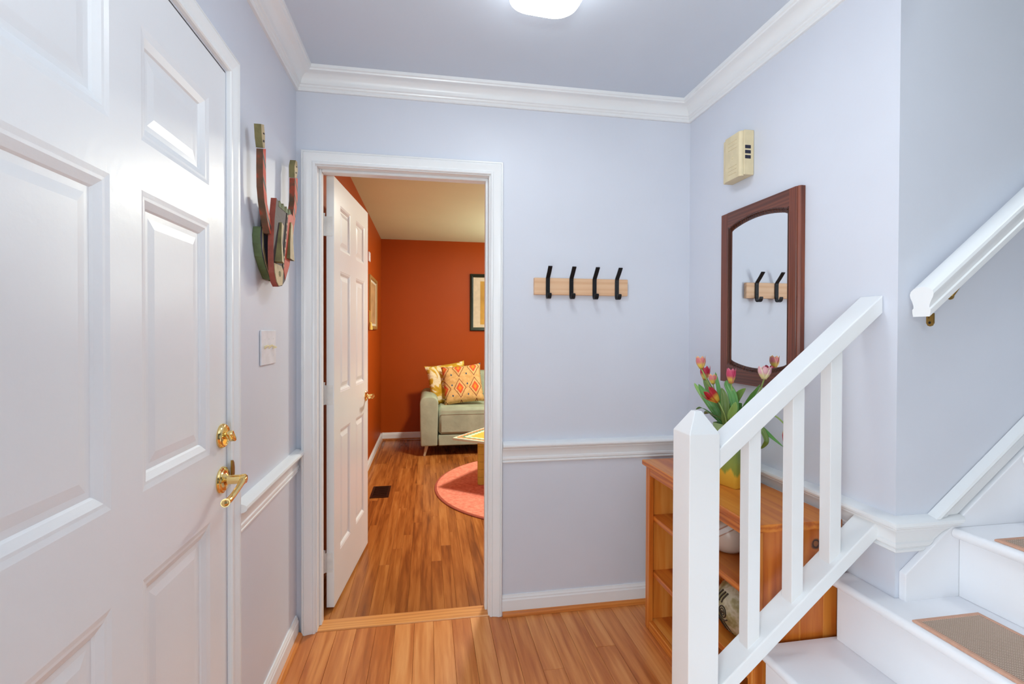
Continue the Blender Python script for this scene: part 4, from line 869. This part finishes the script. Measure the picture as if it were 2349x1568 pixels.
face = [(-0.488, 1.767), (-0.509, 1.693), (-0.521, 1.610), (-0.521, 1.558), (-0.514, 1.514), (-0.494, 1.484), (-0.470, 1.471), (-0.427, 1.478), (-0.390, 1.499), (-0.332, 1.563), (-0.285, 1.680), (-0.264, 1.745), (-0.310, 1.757), (-0.350, 1.748), (-0.404, 1.750), (-0.440, 1.752)]
plate('spacer_block', [(-0.46, 1.52), (-0.36, 1.56), (-0.33, 1.70), (-0.46, 1.70)], 0.001, 0.042, M['m_dark'], M['m_dark'])
fb = plate('face_board', face, 0.042, 0.060, M['m_redside'], M['m_purple'])
plate('red_cheek', [(-0.355, 1.742), (-0.310, 1.755), (-0.268, 1.742), (-0.289, 1.680), (-0.336, 1.566), (-0.392, 1.503), (-0.412, 1.54), (-0.382, 1.64)], 0.0598, 0.0615, M['m_red'], M['m_red'])
plate('dotted_band', [(-0.372, 1.745), (-0.356, 1.745), (-0.386, 1.640), (-0.412, 1.540), (-0.426, 1.540), (-0.402, 1.640)], 0.0598, 0.0622, M['m_dark'], M['m_dark'])
for i in range(7):
    t = i/6; y = -0.366-0.050*t; z = 1.735-0.185*t
    plate('dot', [(y-0.003, z-0.004), (y+0.003, z-0.004), (y+0.003, z+0.004), (y-0.003, z+0.004)], 0.062, 0.063, M['m_cream'], M['m_cream'])
plate('chin', [(-0.517, 1.545), (-0.511, 1.514), (-0.492, 1.486), (-0.470, 1.474), (-0.430, 1.481), (-0.418, 1.53), (-0.44, 1.545)], 0.0598, 0.0625, M['m_cream'], M['m_cream'])
plate('mouth', [(-0.472, 1.522), (-0.462, 1.526), (-0.452, 1.522), (-0.450, 1.512), (-0.460, 1.506), (-0.472, 1.512)], 0.062, 0.0635, M['m_olive'], M['m_olive'])
for ya, yb in ((-0.468, -0.432), (-0.430, -0.394), (-0.390, -0.354), (-0.350, -0.314)):
    plate('hair_tuft', [(ya, 1.744), (ya+0.004, 1.757), ((ya+yb)/2, 1.768), (yb-0.003, 1.757), (yb, 1.744)], 0.050, 0.0612, M['m_olive'], M['m_green'])
bm = bmesh.new(); prism(bm, [(-0.455, 1.693), (-0.482, 1.621), (-0.509, 1.552), (-0.488, 1.548), (-0.470, 1.62), (-0.432, 1.686)], 'x', 0.060, [0.0675, 0.073, 0.0835, 0.0835, 0.073, 0.0675]); fs = list(bm.faces); fs[1].material_index = 1; finish(bm, 'eye_wedge', [M['m_olive'], M['m_cream']], mk)
bm = bmesh.new(); prism(bm, [(-0.334, 1.720), (-0.357, 1.644), (-0.377, 1.582), (-0.320, 1.580), (-0.316, 1.64), (-0.312, 1.712)], 'x', 0.0615, [0.0665, 0.069, 0.074, 0.074, 0.069, 0.0665]); fs = list(bm.faces); fs[1].material_index = 1; finish(bm, 'eye_wedge', [M['m_olive'], M['m_cream']], mk)

# ------------------------------------------------------------------ living room
sf = thing('sofa', 'sage green velvet sofa with slim tapered legs against the orange wall', 'sofa', (1.5, 3.4, 0))
sx0, sy0, sy1 = 0.480, 2.99, 3.86; sx1 = 2.55
def arm(xa, xb_):
    r = 0.075; pts = [(xa+0.012, 0.112), (xa+0.004, 0.30), (xa, 0.55)]
    for i in range(9): a = R(180-90*i/8); pts.append((xa+r+r*math.cos(a), 0.565+r*math.sin(a)))
    for i in range(9): a = R(90-90*i/8); pts.append((xb_-r+r*math.cos(a), 0.565+r*math.sin(a)))
    pts += [(xb_, 0.55), (xb_-0.006, 0.30), (xb_-0.010, 0.112)]
    return PR('arm', pts, 'y', sy0, sy1-0.02, M['sage'], sf, bevel=0.014, smooth=True, seg=3)
arm(sx0, sx0+0.195); arm(sx1-0.195, sx1)
BX('base', (sx0+0.196, sy0+0.012, 0.110), (sx1-0.196, sy1-0.02, 0.225), M['sage'], sf, bevel=0.01, smooth=True)
xm = (sx0+sx1)/2
for xa, xb_ in ((sx0+0.198, xm-0.003), (xm+0.003, sx1-0.198)):
    sc_ = BX('seat_cushion', (xa, sy0+0.004, 0.228), (xb_, 3.66, 0.515), M['sage'], sf, bevel=0.03, smooth=True)
    SW('piping', [(xa+0.010, sy0+0.003, 0.448), (xb_-0.010, sy0+0.003, 0.448)], (0, 0, 1), [(0.003, -0.002), (0.003, 0.002), (-0.003, 0.002), (-0.003, -0.002)], M['sage'], sc_)
    bm = bmesh.new(); prism(bm, [(3.62, 0.50), (3.60, 0.54), (3.665, 0.83), (3.70, 0.86), (3.80, 0.86), (3.85, 0.83), (3.85, 0.50)], 'x', xa, xb_); finish(bm, 'back_cushion', M['sage'], sf, bevel=0.02, smooth=True)
for x, y, dx in ((sx0+0.075, sy0+0.06, -0.028), (sx1-0.075, sy0+0.06, 0.028), (sx0+0.075, sy1-0.1, -0.028), (sx1-0.075, sy1-0.1, 0.028)):
    TB('leg', [(x, y, 0.112), (x+dx, y-0.01, 0.001)], [0.021, 0.012], M['sofa_leg'], sf, seg=14)
# pillows
def pillow(name, label, c, s, t, rx, ry, rz, mat, n=16):
    bm = bmesh.new(); g = {}
    for side in (1, -1):
        for i in range(n+1):
            for j in range(n+1):
                u, v = i/n*2-1, j/n*2-1; ed = (1-u**4)*(1-v**4)
                if ed <= 1e-9 and side == -1: continue
                pin = 1-0.07*(1-abs(u)**3)*(abs(v)**3); piv = 1-0.07*(1-abs(v)**3)*(abs(u)**3)
                wr = 0.006*math.sin(9*u+4*v)*math.sin(5*v+2*u)*ed
                z = side*(t*max(ed, 0)**0.55)+wr*side
                g[(side, i, j)] = bm.verts.new((u*s*piv, v*s*pin, z))
    G = lambda sd, i, j: g.get((sd, i, j)) or g[(1, i, j)]
    for side in (1, -1):
        for i in range(n):
            for j in range(n):
                vs_ = [G(side, i, j), G(side, i+1, j), G(side, i+1, j+1), G(side, i, j+1)]
                try: bm.faces.new(vs_ if side > 0 else vs_[::-1])
                except Exception: pass
    me_o = finish(bm, name, mat, smooth=True, angle=80)
    me_o.location = c; me_o.rotation_euler = (rx, ry, rz)
    return tag(me_o, label, 'cushion', 'cushions on the sofa')
m, nt, b = newmat('yellow_white_cloth'); tc = N(nt, 'ShaderNodeTexCoord'); nz = N(nt, 'ShaderNodeTexNoise'); setin(nz, Scale=7.0, Detail=2.0, Distortion=1.5); nt.links.new(tc.outputs['Object'], nz.inputs['Vector'])
rp = ramp(nt, [(0.38, srgb(196, 152, 28)), (0.47, srgb(214, 176, 70)), (0.52, srgb(238, 226, 186))]); nt.links.new(nz.outputs['Fac'], rp.inputs['Fac']); nt.links.new(rp.outputs['Color'], b.inputs['Base Color']); b.inputs['Roughness'].default_value = 0.9
w3 = N(nt, 'ShaderNodeTexNoise'); setin(w3, Scale=14.0, Distortion=2.0); nt.links.new(tc.outputs['Object'], w3.inputs['Vector']); bp = N(nt, 'ShaderNodeBump'); setin(bp, Strength=0.6, Distance=0.02); nt.links.new(w3.outputs['Fac'], bp.inputs['Height']); nt.links.new(bp.outputs['Normal'], b.inputs['Normal']); M['cloth_yellow'] = m
# ikat cloth: diamonds and hooked lines in object space
m, nt, b = newmat('ikat_cloth'); tc = N(nt, 'ShaderNodeTexCoord'); sx_ = N(nt, 'ShaderNodeSeparateXYZ'); nt.links.new(tc.outputs['Object'], sx_.inputs[0])
nz = N(nt, 'ShaderNodeTexNoise'); setin(nz, Scale=26.0, Detail=2.0); nt.links.new(tc.outputs['Object'], nz.inputs['Vector'])
def mth(op, a, bb=None, c=None):
    n = N(nt, 'ShaderNodeMath', operation=op)
    for i, v in enumerate((a, bb, c)):
        if v is None: continue
        if isinstance(v, (int, float)): n.inputs[i].default_value = v
        else: nt.links.new(v, n.inputs[i])
    return n.outputs[0]
def tri(v, period, off=0.0): # distance to the nearest multiple of period, 0..period/2
    return mth('PINGPONG', mth('ADD', v, 10*period+off), period/2)
jx = mth('MULTIPLY_ADD', nz.outputs['Fac'], 0.012, sx_.outputs['X']); jy = sx_.outputs['Y']
dia = mth('ADD', tri(jx, 0.17, 0.03), mth('MULTIPLY', tri(jy, 0.24, 0.06), 0.62))          # big diamonds
dia2 = mth('ADD', tri(jx, 0.17, 0.115), mth('MULTIPLY', tri(jy, 0.12, 0.02), 0.8))
base_r = ramp(nt, [(0.35, srgb(206, 160, 96)), (0.6, srgb(222, 180, 118)), (0.75, srgb(226, 168, 104))]); nt.links.new(nz.outputs['Fac'], base_r.inputs['Fac'])
r1 = ramp(nt, [(0.0, srgb(226, 150, 30)), (0.10, srgb(232, 138, 40)), (0.16, srgb(226, 92, 44)), (0.24, srgb(214, 70, 48)), (0.27, (0, 0, 0, 0))], 'LINEAR')
sc1 = mth('MULTIPLY', dia, 6.2); nt.links.new(sc1, r1.inputs['Fac'])
f1 = mth('LESS_THAN', sc1, 0.25)
band = mth('LESS_THAN', mth('ABSOLUTE', mth('SUBTRACT', dia, 0.066)), 0.0035)
blue = mth('LESS_THAN', dia2, 0.011)
def mixc(fac, A, B):
    n = N(nt, 'ShaderNodeMix', data_type='RGBA'); nt.links.new(fac, n.inputs['Factor'])
    for k_, v in (('A', A), ('B', B)):
        if isinstance(v, tuple): n.inputs[k_].default_value = v
        else: nt.links.new(v, n.inputs[k_])
    return n.outputs['Result']
c_ = mixc(f1, base_r.outputs['Color'], r1.outputs['Color']); c_ = mixc(band, c_, srgb(110, 40, 30)); c_ = mixc(blue, c_, srgb(52, 82, 110))
nt.links.new(c_, b.inputs['Base Color']); b.inputs['Roughness'].default_value = 0.9; M['ikat'] = m
pillow('throw_pillow', 'yellow and white crumpled cushion at the back near the sofa arm', (0.80, 3.47, 0.735), 0.240, 0.065, R(70), R(-7), R(12), M['cloth_yellow'])
pillow('throw_pillow', 'tan ikat cushion with red and blue motifs leaning in front', (0.955, 3.30, 0.738), 0.228, 0.070, R(68), R(-6), R(-2), M['ikat'])
# rug
RC = (1.594, 1.90)
rg = thing('rug', 'round salmon wool rug on the living room floor', 'rug', (RC[0], RC[1], 0.0))
LA('pile', [(0, 0.0008), (0.955, 0.0008), (0.960, 0.006), (0.955, 0.012), (0, 0.0125)], (RC[0], RC[1], 0), M['rug'], rg, seg=96)
LA('binding', [(0.957, 0.0008), (0.972, 0.0008), (0.975, 0.005), (0.970, 0.010), (0.958, 0.0115)], (RC[0], RC[1], 0), plain('brown_rug_edge', srgb(170, 84, 62), 0.95), rg, seg=96)
# coffee table
TZ = 0.430; ta = R(7)+R(45)-R(90)
tcx, tcy = 0.770+0.53*math.cos(R(7)), 1.905+0.53*math.sin(R(7))
tb = thing('coffee_table', 'square painted coffee table with bordered top and yellow legs on the round rug', 'table', (tcx, tcy, 0.0128), R(7)-R(45))
hs = 0.375; z_ = TZ-0.0128
m, nt, b = newmat('painted_tabletop'); tc = N(nt, 'ShaderNodeTexCoord'); sx_ = N(nt, 'ShaderNodeSeparateXYZ'); nt.links.new(tc.outputs['Object'], sx_.inputs[0])
ax_, ay_ = mth('ABSOLUTE', sx_.outputs['X']), mth('ABSOLUTE', sx_.outputs['Y']); mxx = mth('MAXIMUM', ax_, ay_); mnn = mth('MINIMUM', ax_, ay_)
edge_d = mth('SUBTRACT', hs, mxx)
zig = mth('MULTIPLY', tri(mnn, 0.05), 0.55)
rb = ramp(nt, [(0.0, srgb(206, 222, 196)), (0.08, srgb(206, 222, 196)), (0.085, srgb(206, 124, 76)), (0.16, srgb(206, 124, 76)), (0.165, srgb(98, 152, 118)), (0.24, srgb(98, 152, 118)), (0.245, srgb(222, 226, 190)), (0.34, srgb(222, 226, 190)), (0.345, srgb(226, 176, 70)), (1.0, srgb(228, 184, 84))], 'CONSTANT')
zz = mth('ADD', mth('MULTIPLY', edge_d, 3.2), mth('MULTIPLY', zig, 2.6)); nt.links.new(zz, rb.inputs['Fac']); nt.links.new(rb.outputs['Color'], b.inputs['Base Color']); b.inputs['Roughness'].default_value = 0.4; M['tabletop'] = m
bm = bmesh.new(); box(bm, (-hs, -hs, z_-0.022), (hs, hs, z_)); finish(bm, 'tabletop', M['tabletop'], tb, local=True, bevel=0.005)
BX('apron', (-hs+0.17, -hs+0.17, z_-0.06), (hs-0.17, hs-0.17, z_-0.0225), M['yellow_paint'], tb, local=True)
for sx2, sy2 in ((-1, 1), (1, -1), (1, 1), (-1, -1)):
    cx2, cy2 = sx2*(hs-0.178), sy2*(hs-0.178)
    bm = bmesh.new(); r = 0.034
    for i in range(6):
        a0 = z_-0.023-(z_-0.024)*i/6; a1 = z_-0.023-(z_-0.024)*(i+1)/6+0.002
        prism(bm, [(cx2+r*math.cos(R(45*q_+22.5)), cy2+r*math.sin(R(45*q_+22.5))) for q_ in range(8)], 'z', a1, a0)
    finish(bm, 'leg', M['yellow_paint'], tb, local=True)
# floor vent
vt_ = thing('floor_register', 'dark bronze floor vent set in the oak near the open door', 'vent', (0.182, 1.90, 0.0))
bm = bmesh.new(); xa, xb_, ya, yb = 0.108, 0.254, 1.752, 2.048
SW('rim', [(xa, ya, 0.0008), (xb_, ya, 0.0008), (xb_, yb, 0.0008), (xa, yb, 0.0008)], (0, 0, 1), [(0, 0), (0, 0.003), (-0.018, 0.005), (-0.020, 0)], M['vent'], vt_, closed=True); bm.free()
BX('pan', (xa+0.018, ya+0.018, 0.0008), (xb_-0.018, yb-0.018, 0.0016), M['black'], vt_, bevel=0)
for i in range(11):
    y = ya+0.032+i*(yb-ya-0.064)/10; BX('louver', (xa+0.021, y-0.006, 0.0018), (xb_-0.021, y+0.006, 0.0045), M['vent'], vt_, bevel=0)
# framed pictures
pf = thing('framed_picture', 'yellow print in a dark green frame on the far orange wall', 'picture', (1.34, LY-0.001, 1.70))
fx0, fx1, fz0, fz1 = 1.085, 1.62, 1.345, 2.058
SW('frame', [(fx0, LY-0.0005, fz0), (fx1, LY-0.0005, fz0), (fx1, LY-0.0005, fz1), (fx0, LY-0.0005, fz1)], (0, -1, 0), [(0, 0), (0, 0.020), (-0.010, 0.026), (-0.026, 0.022), (-0.036, 0.014), (-0.042, 0.012), (-0.042, 0)], M['black_green'], pf, closed=True)
BX('mat_board', (fx0+0.04, LY-0.010, fz0+0.04), (fx1-0.04, LY-0.004, fz1-0.04), M['mat_white'], pf, bevel=0)
BX('print', (fx0+0.13, LY-0.0112, fz0+0.08), (fx1-0.13, LY-0.0102, fz1-0.09), M['art_yellow'], pf, bevel=0)
pf = thing('framed_picture', 'tan drawing in a gold wood frame on the wall beside the open door', 'picture', (0.001, 2.95, 1.35))
gy0, gy1, gz0, gz1 = 2.63, 3.27, 1.350, 1.880
SW('frame', [(0.0005, gy1, gz0), (0.0005, gy0, gz0), (0.0005, gy0, gz1), (0.0005, gy1, gz1)], (1, 0, 0), [(0, 0), (0, 0.016), (0.008, 0.020), (0.028, 0.018), (0.036, 0.010), (0.036, 0)], M['gold_wood'], pf, closed=True)
BX('mat_board', (0.003, gy0+0.03, gz0+0.03), (0.008, gy1-0.03, gz1-0.03), M['mat_white'], pf, bevel=0)
BX('print', (0.0082, gy0+0.10, gz0+0.06), (0.0095, gy1-0.10, gz1-0.06), M['art_tan'], pf, bevel=0)
# small things just beyond the open door's edge
tsl = thing('tassel', 'yellow tassel hanging on the orange wall beyond the open door', 'tassel', (0.012, 2.60, 1.345))
TB('cord', [(0.012, 2.60, 1.53), (0.013, 2.60, 1.41)], 0.004, M['tassel'], tsl); LA('hook', [(0, 0), (0.010, 0), (0.010, 0.006), (0.004, 0.010), (0.004, 0.02), (0, 0.022)], (0.0005, 2.60, 1.525), M['brass'], tsl, axis=(1, 0, 0), seg=12)
LA('skirt', [(0, 0), (0.019, 0.0), (0.017, 0.03), (0.010, 0.055), (0.011, 0.065), (0.006, 0.072), (0, 0.073)], (0.0215, 2.60, 1.345), M['tassel'], tsl, seg=14)
th = thing('wall_plate', 'white plastic plate on the orange wall high beyond the open door', 'plate', (0.001, 2.62, 2.0))
BX('cover', (0.0005, 2.575, 2.00), (0.014, 2.66, 2.09), M['white_plastic'], th, bevel=0.003); LA('button', [(0, 0), (0.008, 0), (0.007, 0.003), (0, 0.003)], (0.014, 2.617, 2.045), M['white_metal'], th, axis=(1, 0, 0), seg=12)
